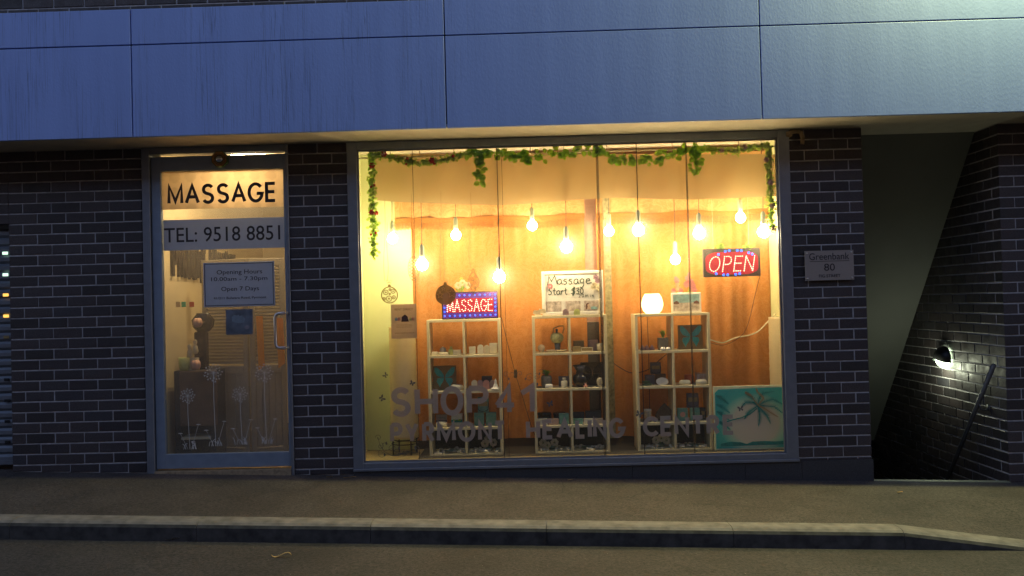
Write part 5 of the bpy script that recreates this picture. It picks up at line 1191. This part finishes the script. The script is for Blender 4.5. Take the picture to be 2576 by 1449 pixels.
def succulent(px0, px1, ypt, ytop, U, row, potmat, leafmat, label, nl, Y=.2, rnd_pot=True, wide=1):
    a, b, z0, z1 = item(px0, px1, ypt, U, row, Y); s = thing('potted_plant', label, 'potted plant', ((a+b)/2, Y, z0)); r_ = (b-a)/2; h_ = z1-z0
    mb = MB()
    if rnd_pot: mb.lathe([(r_*.85, 0), (r_*1.0, h_*.3), (r_*1.0, h_*.85), (r_*.8, h_), (r_*.7, h_*.9), (.0005, h_*.85)], ((a+b)/2, Y, z0), 18)
    else: mb.box((a, Y-r_, z0), (b, Y+r_, z1), .003)
    mb.build('pot', potmat, s); mb = MB(); rn = random.Random(nl); zt_ = at(px0, ytop, Y).z; H_ = zt_-z1; c_ = Vector(((a+b)/2, Y, z1-.006))
    for k in range(nl):
        q = k*2.4; sp = (.35+.65*((k*7 % nl)/nl))*r_*1.25*wide; tip = c_+Vector((sp*math.cos(q), sp*.6*math.sin(q), H_*rn.uniform(.75, 1.05)*(1.1-.5*sp/(r_*1.25*wide)))); mid = c_.lerp(tip, .5)+Vector((0, 0, H_*.2)); n_ = Vector((-math.sin(q), math.cos(q)*.6, 0)).normalized()*.006*wide
        mb.add([c_-n_*.4, c_+n_*.4, mid+n_, tip, mid-n_], [(0, 1, 2, 4), (4, 2, 3)], True)
    mb.build('leaves', leafmat, s)
succulent(1361, 1388, 945, 925, U2, 2, 'greypot', 'leaf', 'grey pot with a spiky green succulent on the middle shelf', 34, wide=1.15)
lathitem(1371, 1391, 966, U2, 2, 'white2', SOAP, 'soap_bar', 'small scalloped white soap before the succulent pot', 'soap', Y=.15, sy=.6)
card(1405, 1433, 947, U2, 2, 'photo_blue', 'slate blue picture behind the stone bottle', '', Y=.26, name='small_picture')
lathitem(1411, 1427, 950, U2, 2, 'soap', [(.95, 0), (1, .05), (1, .62), (.9, .68), (.35, .72), (.35, .8), (.6, .82), (.6, 1), (.0005, 1)], 'diffuser_bottle', 'square shouldered cream bottle before the slate picture', 'bottle', Y=.17, n_=4 if False else 8)
butterfly_frame(1460, 1519, 912, U2, 2, 'darkboard', 'black', 'dark butterfly picture behind the black vase', Y=.30, wingname='dark_butterfly')
lathitem(1440, 1480, 919, U2, 2, 'black', [(.42, 0), (.50, .04), (.82, .16), (1, .36), (.92, .5), (.62, .58), (.55, .63), (.60, .68), (.50, .72), (.96, 1), (.90, 1), (.45, .74), (.0005, .7)], 'black_vase', 'black vase with a flared neck on the middle shelf', 'vase', Y=.2)
s = lathitem(1500, 1517, 950, U2, 2, 'clearish', [(.5, 0), (.6, .06), (.55, .1), (.9, .35), (1, .6), (.8, .88), (.45, .98), (.0005, 1)], 'buddha_head', 'oval pale glass face ornament at the right of the vase', 'ornament', Y=.155, sy=.5)
s = thing('bear_figurine', 'tiny pink bear figurine in front of the black vase', 'figurine', (at(1473, 970, .145).x, .145, cellz(U2, 2)))
c_ = Vector((at(1473, 970, .145).x, .145, cellz(U2, 2))); mb = MB(); mb.ball(c_+Vector((0, 0, .010)), .012, .009, .010); mb.ball(c_+Vector((0, 0, .026)), .009, .008, .009)
for sg in (-1, 1): mb.ball(c_+Vector((sg*.008, 0, .034)), .004); mb.ball(c_+Vector((sg*.014, -.003, .012)), .006, .005, .004)
mb.build('bear_body', 'soap_pink', s)
for i, (x0, x1, yt_, mt, Yy, lb) in enumerate(((1352, 1387, 1038, 'black', .27, 'round black tin at the left of the third row'), (1391, 1423, 1038, 'black', .28, 'round black tin behind the pink box'))):
    lathitem(x0, x1, yt_, U2, 3, mt, [(.96, 0), (.96, .75), (1, .76), (1, 1), (.0005, 1)], 'black_tin', lb, 'tin', Y=Yy, group='round black tins')
for x0, x1, yt_, mt, Yy, lb in ((1349, 1377, 1053, 'soap', .17, 'small cream box before the left black tin'), (1378, 1405, 1053, 'box_pink', .17, 'small pink box third row of the middle shelf'), (1406, 1431, 1040, 'box_teal', .18, 'teal floral box right of the pink box'),
    (1441, 1466, 1053, 'box_teal', .17, 'left teal box of the three under the curls of ribbon'), (1468, 1494, 1053, 'soap', .17, 'cream middle box of the three small boxes'), (1496, 1517, 1052, 'paper', .17, 'right tan box of the three small boxes'),
    (1440, 1470, 1037, 'box_dark', .29, 'slate box standing at the back left of the three boxes'), (1472, 1511, 1034, 'box_dark', .285, 'wide slate box standing at the back right of the three boxes')):
    boxitem(x0, x1, yt_, U2, 3, mt, 'gift_box', lb, 'box', Y=Yy)
# unit 3
mb = MB(); z0 = cellz(U3, 1); rn = random.Random(9)
for x in (1616, 1627, 1640): X = at(x, 870, .22).x; r_ = .022; mb.lathe([(r_, 0), (r_*1.05, .014), (r_*.5, .035), (.0005, .048)], (X, .22, z0), 6)
solo(mb, 'rose_quartz', 'soap_mauve', 'cluster of mauve rose quartz points at the upper left of the right shelf', 'crystal')
succulent(1655, 1680, 850, 824, U3, 1, 'greypot', 'leaf', 'square grey pot with an arching dark green plant on the right shelf', 14, rnd_pot=False, wide=1.3)
for x0, x1, lb in ((1661, 1674, 'left white dome soap before the square pot'), (1675, 1687, 'right white dome soap before the square pot')): lathitem(x0, x1, 873, U3, 1, 'white2', [(1, 0), (1, .5), (.75, .9), (.0005, 1)], 'dome_soap', lb, 'soap', Y=.14, group='white dome soaps')
butterfly_frame(1706, 1767, 818, U3, 1, 'brownboard', 'turq', 'bright turquoise butterfly picture on the right shelf', Y=.2)
z0 = cellz(U3, 2)
for i, (zz, x0, x1) in enumerate(((0, 1614, 1641), (.021, 1614, 1637))):
    a = at(x0, 962, .18).x; b = at(x1, 962, .18).x; mb = MB(); mb.ball(((a+b)/2, .18, z0+zz+.0105), (b-a)/2, .02, .0105); solo(mb, 'green_stone', 'greenstone', ('lower flat green stone of the stack', 'upper flat green stone of the stack')[i], 'stone', 'stacked green stones')
o, qb = boxitem(1622, 1646, 943, U3, 2, 'bag', 'purple_box', 'purple grey box behind the green stones', 'box', Y=.27); o, qb2 = boxitem(1648, 1674, 941, U3, 2, 'wood', 'purple_box', 'brown box behind the scalloped disc', 'box', Y=.27)
s = bag(1636, 1663, 912, 943, 'bag', 'small purple grey bag on top of the two boxes', Y=.255, zb=max(qb[3], qb2[3])+.0005)
mb = MB(); a, b, z0, z1 = item(1650, 1681, 950, U3, 2, .17); c_ = ((a+b)/2, (z0+z1)/2); mb.prism([(c_[0]+(b-a)/2*(1+.05*(k % 2))*.96*math.cos(k*math.pi/18), c_[1]+(z1-z0)/2*(1+.05*(k % 2))*.95*math.sin(k*math.pi/18)) for k in range(36)], .16, .18)
mb.ribbon([(c_[0]-.03+.012*k, c_[1]+.008*math.sin(k*1.6)) for k in range(6)], .003, .157, .1595); solo(mb, 'shell_dish', 'white2', 'scalloped white shell disc leaning in the right shelf', 'dish')
lathitem(1708, 1737, 956, U3, 2, 'soap', SOAP, 'soap_bar', 'left curved white soap bar in the right shelf', 'soap', Y=.16, sy=.5, group='curved white soap bars')
lathitem(1749, 1779, 955, U3, 2, 'soap', SOAP, 'soap_bar', 'right curved white soap bar before the small picture', 'soap', Y=.16, sy=.5, group='curved white soap bars')
lathitem(1721, 1745, 942, U3, 2, 'redjar', [(.95, 0), (1, .1), (1, .8), (.9, 1), (.0005, .95)], 'red_candle', 'round red candle behind the white soaps', 'candle', Y=.26)
s, q = card(1750, 1777, 938, U3, 2, 'photo_light', 'small orange edged photo card behind the soap', '', Y=.25, name='photo_card'); mb = MB(); mb.ribbon([(q[0]+.003, q[2]+.003), (q[1]-.003, q[2]+.003), (q[1]-.003, q[3]-.003), (q[0]+.003, q[3]-.003)], .004, .247, .2495, True); mb.build('rim', 'orange', s)
s = thing('glass_jar', 'glass jar with a cream lid on the third row of the right shelf', 'jar', (at(1629, 1050, .2).x, .2, cellz(U3, 3))); c_ = Vector((at(1629, 1050, .2).x, .2, cellz(U3, 3)))
mb = MB(); mb.lathe([(.032, 0), (.034, .01), (.034, .085), (.030, .09)], c_, 16); mb.build('jar_body', 'clearish', s); mb = MB(); mb.lathe([(.034, .0905), (.034, .104), (.0005, .106)], c_, 16); mb.build('lid', 'soap', s)
mb = MB(); a, b, z0, z1 = item(1648, 1696, 1015, U3, 3, .24); xm_ = (a+b)/2; mb.prism([(a+.02, z0), (b-.02, z0), (b+.002, z0+(z1-z0)*.22), (b-.012, z0+(z1-z0)*.5), (xm_+.03, z0+(z1-z0)*.82), (xm_, z1), (xm_-.03, z0+(z1-z0)*.82), (a+.012, z0+(z1-z0)*.5), (a-.002, z0+(z1-z0)*.22)], .235, .25); solo(mb, 'leaf_board', 'heart', 'dark brown leaf shaped board in the right shelf', 'board')
s, q = card(1704, 1730, 1027, U3, 3, 'box_teal', 'teal box with a pink round label under the dark bag', '', Y=.19); mb = MB(); mb.prism(blob((q[0]+q[1])/2, (q[2]+q[3])/2, .022, .022, 18), .187, .1895); mb.build('round_label', 'soap_pink', s)
s, q = card(1736, 1760, 1026, U3, 3, 'box_teal', 'teal gift box with lettering in front of the dark bag', 'relax', Y=.19)
bag(1762, 1776, 1026, 1060, 'box_dark', 'narrow dark gift bag at the right end of the third row', Y=.23, zb=cellz(U3, 3)); bag(1728, 1758, 990, 1024, 'bag', 'dark gift bag standing on top of the teal boxes', Y=.192, zb=q[3]+.0005)

# on top of the units
def led_sign(x0, y0, x1, y1, Y, label, name):
    X0, X1, Z0, Z1 = pxrect(x0, y0, x1, y1, Y); s = thing(name, label, 'light sign', ((X0+X1)/2, Y, Z0)); mb = MB(); mb.box((X0, Y, Z0), (X1, Y+.03, Z1), .004); mb.build('case', 'blackplastic', s); return s, X0, X1, Z0, Z1
def leds(pts, r_, Y, mat, s, name):
    mb = MB()
    for p in pts: mb.ball((p[0], Y-.002, p[1]), r_, r_*.7, r_, 6, 4)
    return mb.build(name, mat, s)
s, X0, X1, Z0, Z1 = led_sign(1769, 625, 1913, 696, .10, 'hanging LED sign with red OPEN and blue dots', 'open_sign')
W_, H_ = X1-X0, Z1-Z0
mb = MB(); mb.prism([(X0+W_*.5+W_*.46*max(-1, min(1, 1.15*math.cos(t))), Z0+H_*.48+H_*.40*max(-1, min(1, 1.25*math.sin(t)))) for t in [k*math.pi/16 for k in range(32)]], .0985, .0999); mb.build('bloom_panel', 'redglow', s)
for st in word_strokes('OPEN', X0+.11*W_, X0+.88*W_, Z0+.20*H_, Z0+.72*H_, .32, lean=.02):
    pts = []
    for k in st: pts += along(k, .018)
    leds(pts, .0044, .0985, 'led_red', s, 'led_letter')
for u, v in ((.27, .80), (.39, .90), (.46, .92), (.60, .92), (.67, .91), (.80, .83), (.86, .78), (.22, .12), (.35, .07), (.42, .07), (.56, .08), (.63, .10)):
    mb = MB(); mb.ball((X0+u*W_, .097, Z0+v*H_), .0105, .004, .0105, 10, 6); o = mb.build('blue_led', 'led_blue', s)
mb = MB(); rn = random.Random(4)
for px_i, mt in ((1810, 0), (1880, 1)):
    c_ = at(px_i, 622, .11)
    for k in range(26): leaf(mb, c_+Vector((rn.gauss(0, .022), rn.uniform(-.01, .01), rn.gauss(.006, .009))), .024, rn)
mb.build('leaf_trim', 'leaf2', s)
mb = MB()
for dx in (-.15, .15): mb.tube([((X0+X1)/2+dx, .11, Z1), ((X0+X1)/2+dx, .11, GT-.002)], .0008, 4)
mb.build('hanging_wire', 'cordwhite', s)
s, X0, X1, Z0, Z1 = led_sign(1111, 730, 1253, 799, .15, 'violet edged LED sign with red MASSAGE on the left shelf unit', 'massage_sign')
dz = U1[0][0]+.0005-Z0
Z0 += dz; Z1 += dz
for ch in s.children:
    for v in ch.data.vertices: v.co.z += 0
s.location.z = Z0
ORG[s.name] = Vector(s.location)
W_, H_ = X1-X0, Z1-Z0
mb = MB(); mb.box((X0+.01, .1482, Z0+.01), (X1-.01, .1498, Z1-.01)); mb.build('glow_border', 'violetglow', s)
mb = MB(); mb.box((X0+.10*W_, .1465, Z0+.24*H_), (X0+.92*W_, .1480, Z0+.76*H_), .0005); mb.build('bloom_panel', 'redglow', s)
for st in word_strokes('MASSAGE', X0+.10*W_, X0+.89*W_, Z0+.29*H_, Z0+.70*H_, .26):
    pts = []
    for k in st: pts += along(k, .017)
    leds(pts, .0042, .1465, 'led_red', s, 'led_letter')
pos = [(.05+.9*k/10, .13) for k in range(11)]+[(.05+.9*k/10, .87) for k in range(11)]+[(.95, .13+.74*k/5) for k in range(1, 5)]+[(.05, .13+.74*k/5) for k in range(1, 5)]
for u, v in pos: mb = MB(); mb.ball((X0+u*W_, .146, Z0+v*H_), .0072, .004, .0072, 10, 6); mb.build('blue_led', 'led_blue', s)

# little plush dog and flowers behind the MASSAGE sign
c_ = at(1164, 712, .24); mb = MB(); rn = random.Random(11); s = thing('flower_bunch', 'bunch of cream and green artificial flowers behind the MASSAGE sign', 'flowers', (c_.x, .24, U1[0][0]))
for k in range(3): mb = MB(); rose(mb, c_+Vector(((k-1)*.04, 0, .02*(k == 1)-.02)), .03, rn); mb.build('flower', 'cream', s)
mb = MB()
for k in range(18): leaf(mb, c_+Vector((rn.gauss(-.01, .03), .01, rn.gauss(-.03, .02))), .03, rn)
mb.tube([(c_.x, .24, U1[0][0]+.0005), (c_.x, .24, c_.z)], .006, 6); mb.build('leaves', 'leaf2', s)

# whiteboard
X0, X1, Z0, Z1 = pxrect(1363, 681, 1518, 794, .15); Z0 = U2[0][0]+.0005
s = thing('whiteboard', 'white framed board with handwritten massage price on the middle shelf unit', 'whiteboard', ((X0+X1)/2, .16, Z0)); t = .028; W_, H_ = X1-X0, Z1-Z0
mb = MB(); mb.box((X0, .15, Z0), (X0+t, .172, Z1), .003); mb.box((X1-t, .15, Z0), (X1, .172, Z1), .003); mb.box((X0+t+.0003, .1505, Z0), (X1-t-.0003, .1715, Z0+t), .003); mb.box((X0+t+.0003, .1505, Z1-t), (X1-t-.0003, .1715, Z1), .003); mb.build('frame', 'white2', s)
mb = MB(); mb.box((X0+t, .160, Z0+t), (X1-t, .166, Z1-t)); mb.build('board', 'white2', s)
cells = [(.05, .32, 'photo_light'), (.37, .63, 'photo_light'), (.67, .94, 'photo_sky')]
for i, (u0, u1, mt) in enumerate(cells):
    mb = MB(); mb.box((X0+W_*u0+.006, .1585, Z0+H_*.09), (X0+W_*u1-.003, .1598, Z0+H_*.32)); mb.build('small_photo', 'photo_light', s, ('left small photo of pink petals', 'middle small photo of pink flowers', 'right small photo of a dark haired woman in aqua')[i])
for w0 in (.34, .645):
    mb = MB(); mb.box((X0+W_*w0, .1570, Z0+t), (X0+W_*(w0+.02), .1598, Z0+H_*.34)); mb.build('photo_divider', 'white2', s)
u = X0+W_*.80; v = Z0+H_*.20
mb = MB(); mb.prism(blob(u-.03, v+.008, .014, .018, 12), .1575, .1583); mb.prism([(u-.05, v-.03), (u-.012, v-.03), (u-.014, v+.0), (u-.045, v+.02)], .1576, .1584); mb.build('printed_hair', 'hair_print', s)
mb = MB(); mb.prism(blob(u-.024, v+.004, .009, .012, 12), .1568, .1574); mb.prism([(u-.03, v-.006), (u-.01, v-.006), (u+.02, v-.03), (u-.04, v-.03)], .1569, .1575); mb.build('printed_figure', 'skin_print', s)
mb = MB(); mb.prism([(u-.008, v-.012), (u+.02, v-.004), (u+.05, v-.012), (u+.05, v-.03), (u+.0, v-.03)], .1562, .1567); mb.build('printed_towel', 'photo_sky', s)
def hand(strokes, name, w_=.0075, ox=0, oy=0, sx=1, sy=1):
    mb = MB()
    for k, st in enumerate(strokes): mb.ribbon([(ox+a*sx, oy+b*sy) for a, b in st], w_, .1575-.0002*k, .1588-.0002*k)
    mb.build(name, 'ink_soft', s)
HL = {'M': (1.1, [[(0, -.1), (.15, 1), (.45, .35), (.85, 1.05), (1.15, .0)]]), 'a': (.62, [[(.5, .5), (.3, .62), (.05, .45), (.02, .15), (.2, 0), (.42, .1), (.5, .5), (.5, .15), (.65, 0)]]), 's': (.5, [[(.42, .6), (.15, .58), (.05, .42), (.35, .28), (.4, .1), (.2, -.02), (0, .05)]]),
 'g': (.6, [[(.5, .5), (.25, .62), (.03, .42), (.1, .12), (.35, .1), (.5, .5), (.45, -.2), (.2, -.5), (0, -.35)]]), 'e': (.6, [[(.02, .28), (.5, .38), (.4, .62), (.12, .55), (.02, .2), (.2, 0), (.7, .12)]]), 't': (.45, [[(.22, 1), (.16, .2), (.3, 0), (.42, .05)], [(0, .62), (.42, .68)]]),
 'r': (.42, [[(.05, .6), (.08, 0)], [(.08, .35), (.22, .58), (.42, .55)]]), '$': (.7, [[(.6, .8), (.3, .9), (.1, .65), (.55, .38), (.5, .12), (.2, .02), (.0, .15)], [(.42, 1.15), (.2, -.25)], [(.55, 1.12), (.33, -.22)]]), '3': (.5, [[(.05, .85), (.35, .95), (.42, .7), (.18, .52), (.42, .35), (.3, .02), (0, .1)]]),
 '0': (.55, [[(.3, .9), (.06, .7), (.05, .25), (.25, 0), (.48, .25), (.48, .65), (.3, .9)]]), '2': (.5, [[(.05, .75), (.25, .92), (.42, .7), (.3, .35), (0, .02), (.45, .04)]]), 'i': (.2, [[(.1, .55), (.12, 0)], [(.1, .8), (.12, .86)]]), 'n': (.6, [[(.05, .55), (.06, 0)], [(.06, .35), (.25, .58), (.42, .45), (.45, 0), (.62, .05)]]), 'S': (.6, [[(.5, .95), (.2, .95), (.05, .7), (.4, .45), (.42, .15), (.15, 0), (-.05, .12)]]), 'm': (.9, [[(.05, .6), (.06, 0)], [(.06, .4), (.22, .6), (.36, .4), (.38, 0)], [(.38, .4), (.55, .6), (.7, .4), (.74, 0)]]), ' ': (.4, [])}
def handline(s_, x, y, h, adv=1.0, w_=.0075, name='handwriting'):
    st = []; cx_ = 0
    for ch in s_:
        gw, g = HL[ch]; st += [[(cx_+a, b) for a, b in k] for k in g]; cx_ += (gw+.22)*adv
    hand(st, name, w_, X0+W_*x, Z0+H_*y, h*1.0, h)
handline('Massage', .10, .70, H_*.19, .86); handline('Start $30', .11, .47, H_*.15, .80); handline('20min', .60, .395, H_*.085, 1.15, .0038)
mb = MB(); rn = random.Random(2); rose(mb, Vector((X0+W_*.14, .150, Z0+H_*.665)), .022, rn); mb.build('button_flower', 'pink', s)
for k, (u, v, mt) in enumerate(((.88, .84, 'mauve'), (.91, .76, 'mauve'), (.86, .66, 'cream'), (.84, .62, 'cream'))): mb = MB(); flower(mb, Vector((X0+W_*u, .148, Z0+H_*v)), .026, rn, 7); mb.build('silk_flower', mt, s)
zt2 = U2[0][0]
for x, mt, lb in ((1423, 'soap_mauve', 'mauve arch soap before the whiteboard'), (1451, 'soap_green', 'lime arch soap before the whiteboard')): architem(x-7.5, x+7.5, 777, U2, 0, mt, lb, Y=.135, d_=.02)
s = thing('bud_vase', 'slim bud vase of cream dried flowers at the right of the whiteboard', 'vase', (at(1510, 780, .135).x, .135, zt2)); c_ = Vector((at(1510, 780, .135).x, .135, zt2))
mb = MB(); mb.lathe([(.014, 0), (.015, .02), (.010, .10), (.009, .13)], c_, 12); mb.build('vase_body', 'clearish', s); mb = MB()
for k in range(5): tp = c_+Vector((rn.uniform(-.02, .02), 0, .20+.012*k)); mb.tube([c_+Vector((0, 0, .1)), tp], .0012, 4); mb.ball(tp, .010, n=8, mrows=5)
mb.build('dried_flowers', 'cream', s)
c_ = at(1357, 787, .14); s = thing('silk_flower_bunch', 'pale pink silk flowers lying at the left corner of the middle shelf unit', 'flowers', (c_.x, .14, zt2)); mb = MB()
for k in range(5): flower(mb, Vector((c_.x+rn.gauss(0, .022), .14+rn.uniform(-.01, .01), zt2+.022+rn.uniform(0, .018))), .026, rn, 7)
mb.build('petals', 'cream', s)
# lit lamp
zt3 = U3[0][0]; c_ = at(1641, 770, .22); hl = at(1641, 739, .22).z-zt3
lm = thing('table_lamp', 'lit round cream glass lamp on the right shelf unit', 'lamp', (c_.x, .22, zt3)); r_ = .092
mb = MB(); mb.lathe([(r_*.60, .001), (r_*.86, hl*.15), (r_*1.0, hl*.38), (r_*1.0, hl*.55), (r_*.86, hl*.82), (r_*.66, hl)], (c_.x, .22, zt3), 26); mb.build('lamp_shade', 'lamp_lit', lm)
mb = MB(); mb.tube([(c_.x-.02, .33, zt3), (c_.x-.02, .415, zt3-.01), (c_.x-.015, .42, zt3-.35), (c_.x-.02, .42, zt3-.9)], .003, 5); mb.build('cord', 'cord', lm)
# picture on unit 3
X0, X1, Z0, Z1 = pxrect(1689, 736, 1764, 789, .2); Z0 = zt3+.0005; W_, H_ = X1-X0, Z1-Z0
s = thing('seaside_picture', 'white framed beach picture on top of the right shelf unit', 'picture', ((X0+X1)/2, .2, Z0)); mb = MB(); mb.box((X0, .2, Z0), (X1, .22, Z1), .003); mb.build('frame', 'white2', s)
mb = MB(); mb.box((X0+.016, .1975, Z0+.5*H_), (X1-.016, .1996, Z1-.016)); mb.build('printed_sky', 'photo_sky', s); mb = MB(); mb.box((X0+.016, .1975, Z0+.016), (X1-.016, .1996, Z0+.4995*H_)); mb.build('printed_deck', 'photo_light', s)
mb = MB()
for u in (.17, .84): mb.prism([(X0+W_*(u-.10), Z0+H_*.44), (X0+W_*(u+.10), Z0+H_*.44), (X0+W_*(u+.06), Z0+H_*.56), (X0+W_*u, Z0+H_*.60), (X0+W_*(u-.09), Z0+H_*.54)], .1955, .1974)
mb.build('printed_pavilions', 'hair_print', s)
c_ = at(1718, 725, .25); s = thing('blossom_spray', 'pink and cream blossom spray behind the beach picture', 'flowers', (c_.x, .25, zt3)); rn = random.Random(21)
for x, y, r_, mt in ((1702, 706, .026, 'pink'), (1703, 716, .022, 'cream'), (1706, 727, .026, 'cream'), (1730, 700, .028, 'pink'), (1737, 708, .028, 'pink'), (1727, 715, .032, 'pink'), (1740, 718, .034, 'pink'), (1745, 728, .03, 'pink'), (1694, 731, .024, 'pink'), (1711, 731, .026, 'pink'), (1733, 690, .018, 'pink'), (1700, 700, .018, 'pink')): mb = MB(); flower(mb, at(x, y, .25), r_, rn, 8); flower(mb, at(x, y, .24), r_*.6, rn, 6); mb.build('blossom', mt, s)
mb = MB()
for k in range(16): leaf(mb, Vector((at(1690+k*4, 736, .26).x, .26, Z1-.005+rn.uniform(-.01, .02))), .03, rn)
for x in (1705, 1735): mb.tube([(at(1718, 740, .25).x, .25, zt3+.0005), at(x, 715, .25)], .0025, 5)
mb.build('foliage', 'leaf2', s)

# palm poster leaning at the lower right
X0, X1, Z0, Z1 = pxrect(1796, 970, 1979, 1141, .075); Z0 = ZF+.001; X1 = at(1988, 1050, .075).x; s = thing('palm_poster', 'teal and peach beach poster with a palm leaning at the lower right of the window', 'poster', ((X0+X1)/2, .08, Z0)); W_, H_ = X1-X0, Z1-Z0
mb = MB(); mb.box((X0, .078, Z0), (X1, .090, Z1), .002); mb.build('board', P('lime_cream_board', (.86, .90, .60), .6, transl=.2), s)
mb = MB(); e = .014; pr = teal_print_mat(.04*W_, .40*H_, .60*W_, .62*H_); mb.prism([(X0+e+.03, Z1-e-.012), (X0+e, Z1-e-.04), (X0+e, Z0+e), (X1-e, Z0+e), (X1-e, Z1-e-.01), (X1-e-.01, Z1-e-.004)], .0765, .0778); mb.build('print', pr, s)
pm = P('palm_print', (.02, .38, .34), .6, noise_amt=.3, transl=.4); pk = P('palm_peach_print', (.56, .38, .20), .6, transl=.4)
def pp(u, v): return (X0+W_*u, Z0+H_*v)
mb = MB(); mb.ribbon([pp(.10, .42), pp(.24, .47), pp(.36, .50), pp(.48, .56), pp(.57, .64)], .009, .0750, .0762)
def frond(mb, base, pts, w_, y0):
    P_ = [pp(*base)]+[pp(*q) for q in pts]; mb.ribbon(P_, .005, y0, y0+.0006)
    L_ = [Vector(p) for p in P_]; n_ = 16
    for k in range(n_):
        t = (k+.5)/n_*(len(L_)-1); i = int(t); u_ = t-i; c_ = L_[i].lerp(L_[min(i+1, len(L_)-1)], u_); d_ = (L_[min(i+1, len(L_)-1)]-L_[i]).normalized(); nn = Vector((-d_.y, d_.x))
        for sg in (-1, 1):
            q = c_+(nn*sg*.8+d_*.6)*w_*math.sin(math.pi*(.15+.8*(k+.5)/n_)); mb.add([(c_.x-d_.x*.004, y0-.0004, c_.y-d_.y*.004), (c_.x+d_.x*.005, y0-.0004, c_.y+d_.y*.005), (q.x, y0-.0004, q.y)], [(0, 1, 2)])
F_ = [((.52, .74), (.42, .74), (.36, .66)), ((.50, .62), (.44, .56), (.40, .48)), ((.60, .60), (.60, .48), (.58, .36)), ((.64, .60), (.70, .52), (.74, .40)), ((.66, .68), (.80, .66), (.90, .56)), ((.66, .74), (.78, .78), (.90, .70)), ((.60, .80), (.66, .88), (.80, .90)), ((.52, .80), (.46, .86), (.42, .90))]
for k, fr in enumerate(F_): frond(mb, (.58, .68), fr, .032, .0752-.0003*k)
mb.build('printed_palm', pm, s)
mb = MB()
for k, fr in enumerate((((.50, .84), (.44, .88), (.42, .90)), ((.66, .64), (.76, .56), (.84, .50)), ((.66, .80), (.58, .90), (.56, .96)))): frond(mb, (.58, .69), fr, .022, .0725-.0003*k)
mb.build('palm_highlight', pk, s)
mb = MB(); mb.prism([pp(.08, .10), pp(.2, .13), pp(.34, .12), pp(.42, .09), pp(.5, .125), pp(.66, .13), pp(.8, .12), pp(.94, .13), pp(.96, .07), pp(.08, .06)], .0750, .0762)
for k, (u, v) in enumerate(((.04, .80), (.05, .66), (.04, .55), (.05, .40))): frond(mb, (.035, v+.06), ((u+.06, v+.02), (u+.16, v-.08)), .03, .0745-.0004*k)
mb.build('printed_island', pm, s)

# rent poster on the glass
DYS = 0.0
X0, X1, Z0, Z1 = pxrect(984, 765, 1048, 852, .05); s = thing('rental_poster', 'tan notice with house drawings stuck inside the left of the window', 'poster', ((X0+X1)/2, .05, Z0)); W_, H_ = X1-X0, Z1-Z0
mb = MB(); mb.box((X0, .0475, Z0), (X1, .0485, Z1)); mb.build('sheet', 'paper', s); pi_ = P('soft_print_ink', (.20, .15, .10), .7)
M['softink'] = pi_
text('lettering', 'RENT DIRECT', X0+.15*W_, X0+.87*W_, Z0+.82*H_, Z0+.88*H_, .0468, 'softink', s, ext=.0004); text('lettering', 'www.rentdirect.com.au', X0+.14*W_, X0+.90*W_, Z0+.15*H_, Z0+.19*H_, .0468, 'softink', s, ext=.0004)
mb = MB(); q = lambda u, v: (X0+W_*u, Z0+H_*v); mb.prism([q(.40, .49), q(.70, .49), q(.66, .58), q(.66, .63), q(.55, .70), q(.42, .63), q(.42, .57)], .0462, .0474)
for k in range(3): mb.box((X0+.2*W_, .0465, Z0+(.40-.035*k)*H_), (X0+.82*W_, .0473, Z0+(.405-.035*k)*H_))
mb.build('printed_house', 'hair_print', s)
for u, mt in ((.2, 'photo_sky'), (.31, 'soap_pink'), (.76, 'soap_green'), (.85, 'soap_pink')):
    mb = MB(); mb.prism([q(u-.05, .52), q(u+.05, .52), q(u+.05, .58), q(u, .63), q(u-.05, .58)], .0463, .0474); mb.build('printed_cottage', mt, s)

# cables
DYS = .13
def cable(pts, r_, mat, label, name='cable', extra=None):
    P3 = [at(x, y, Y) for x, y, Y in pts]; Q = []
    for i in range(len(P3)-1):
        p0 = P3[max(i-1, 0)]; p1 = P3[i]; p2 = P3[i+1]; p3 = P3[min(i+2, len(P3)-1)]
        for k in range(6):
            t = k/6; Q.append(.5*((2*p1)+(p2-p0)*t+(2*p0-5*p1+4*p2-p3)*t*t+(3*p1-p0-3*p2+p3)*t**3))
    Q.append(P3[-1]); mb = MB(); mb.tube(Q, r_, 6)
    if extra: x, y, Y = extra; c_ = at(x, y, Y); mb.box((c_.x-.014, c_.y-.01, c_.z-.038), (c_.x+.014, c_.y+.01, c_.z+.038), .006)
    solo(mb, name, mat, label, 'cable', None)
cable([(1968, 772, .40), (1935, 806, .42), (1900, 838, .44), (1850, 850, .44), (1818, 862, .44), (1785, 870-16, .45)], .006, 'cordwhite', 'thick white cable looping down from the right window edge')
cable([(1912, 692, .11), (1900, 740, .2), (1880, 820, .3), (1858, 850, .4), (1820, 868, .44), (1786, 874-12, .45)], .0022, 'cord', 'thin black cable trailing down from the OPEN sign')
cable([(1262, 799, .2), (1276, 860, .3), (1290, 915, .38), (1297, 942, .40), (1318, 1010, .42), (1336, 1070, .44), (1352, 1110, .44)], .0026, 'cord', 'thin black cable with an inline switch beside the left shelf unit', extra=(1297, 940, .40))
cable([(1525, 900, .45), (1560, 925, .46), (1590, 938, .46), (1630, 930, .46), (1660, 905, .46), (1690, 880, .46)], .0035, 'blackplastic', 'sagging black cable between the middle and right shelf units')
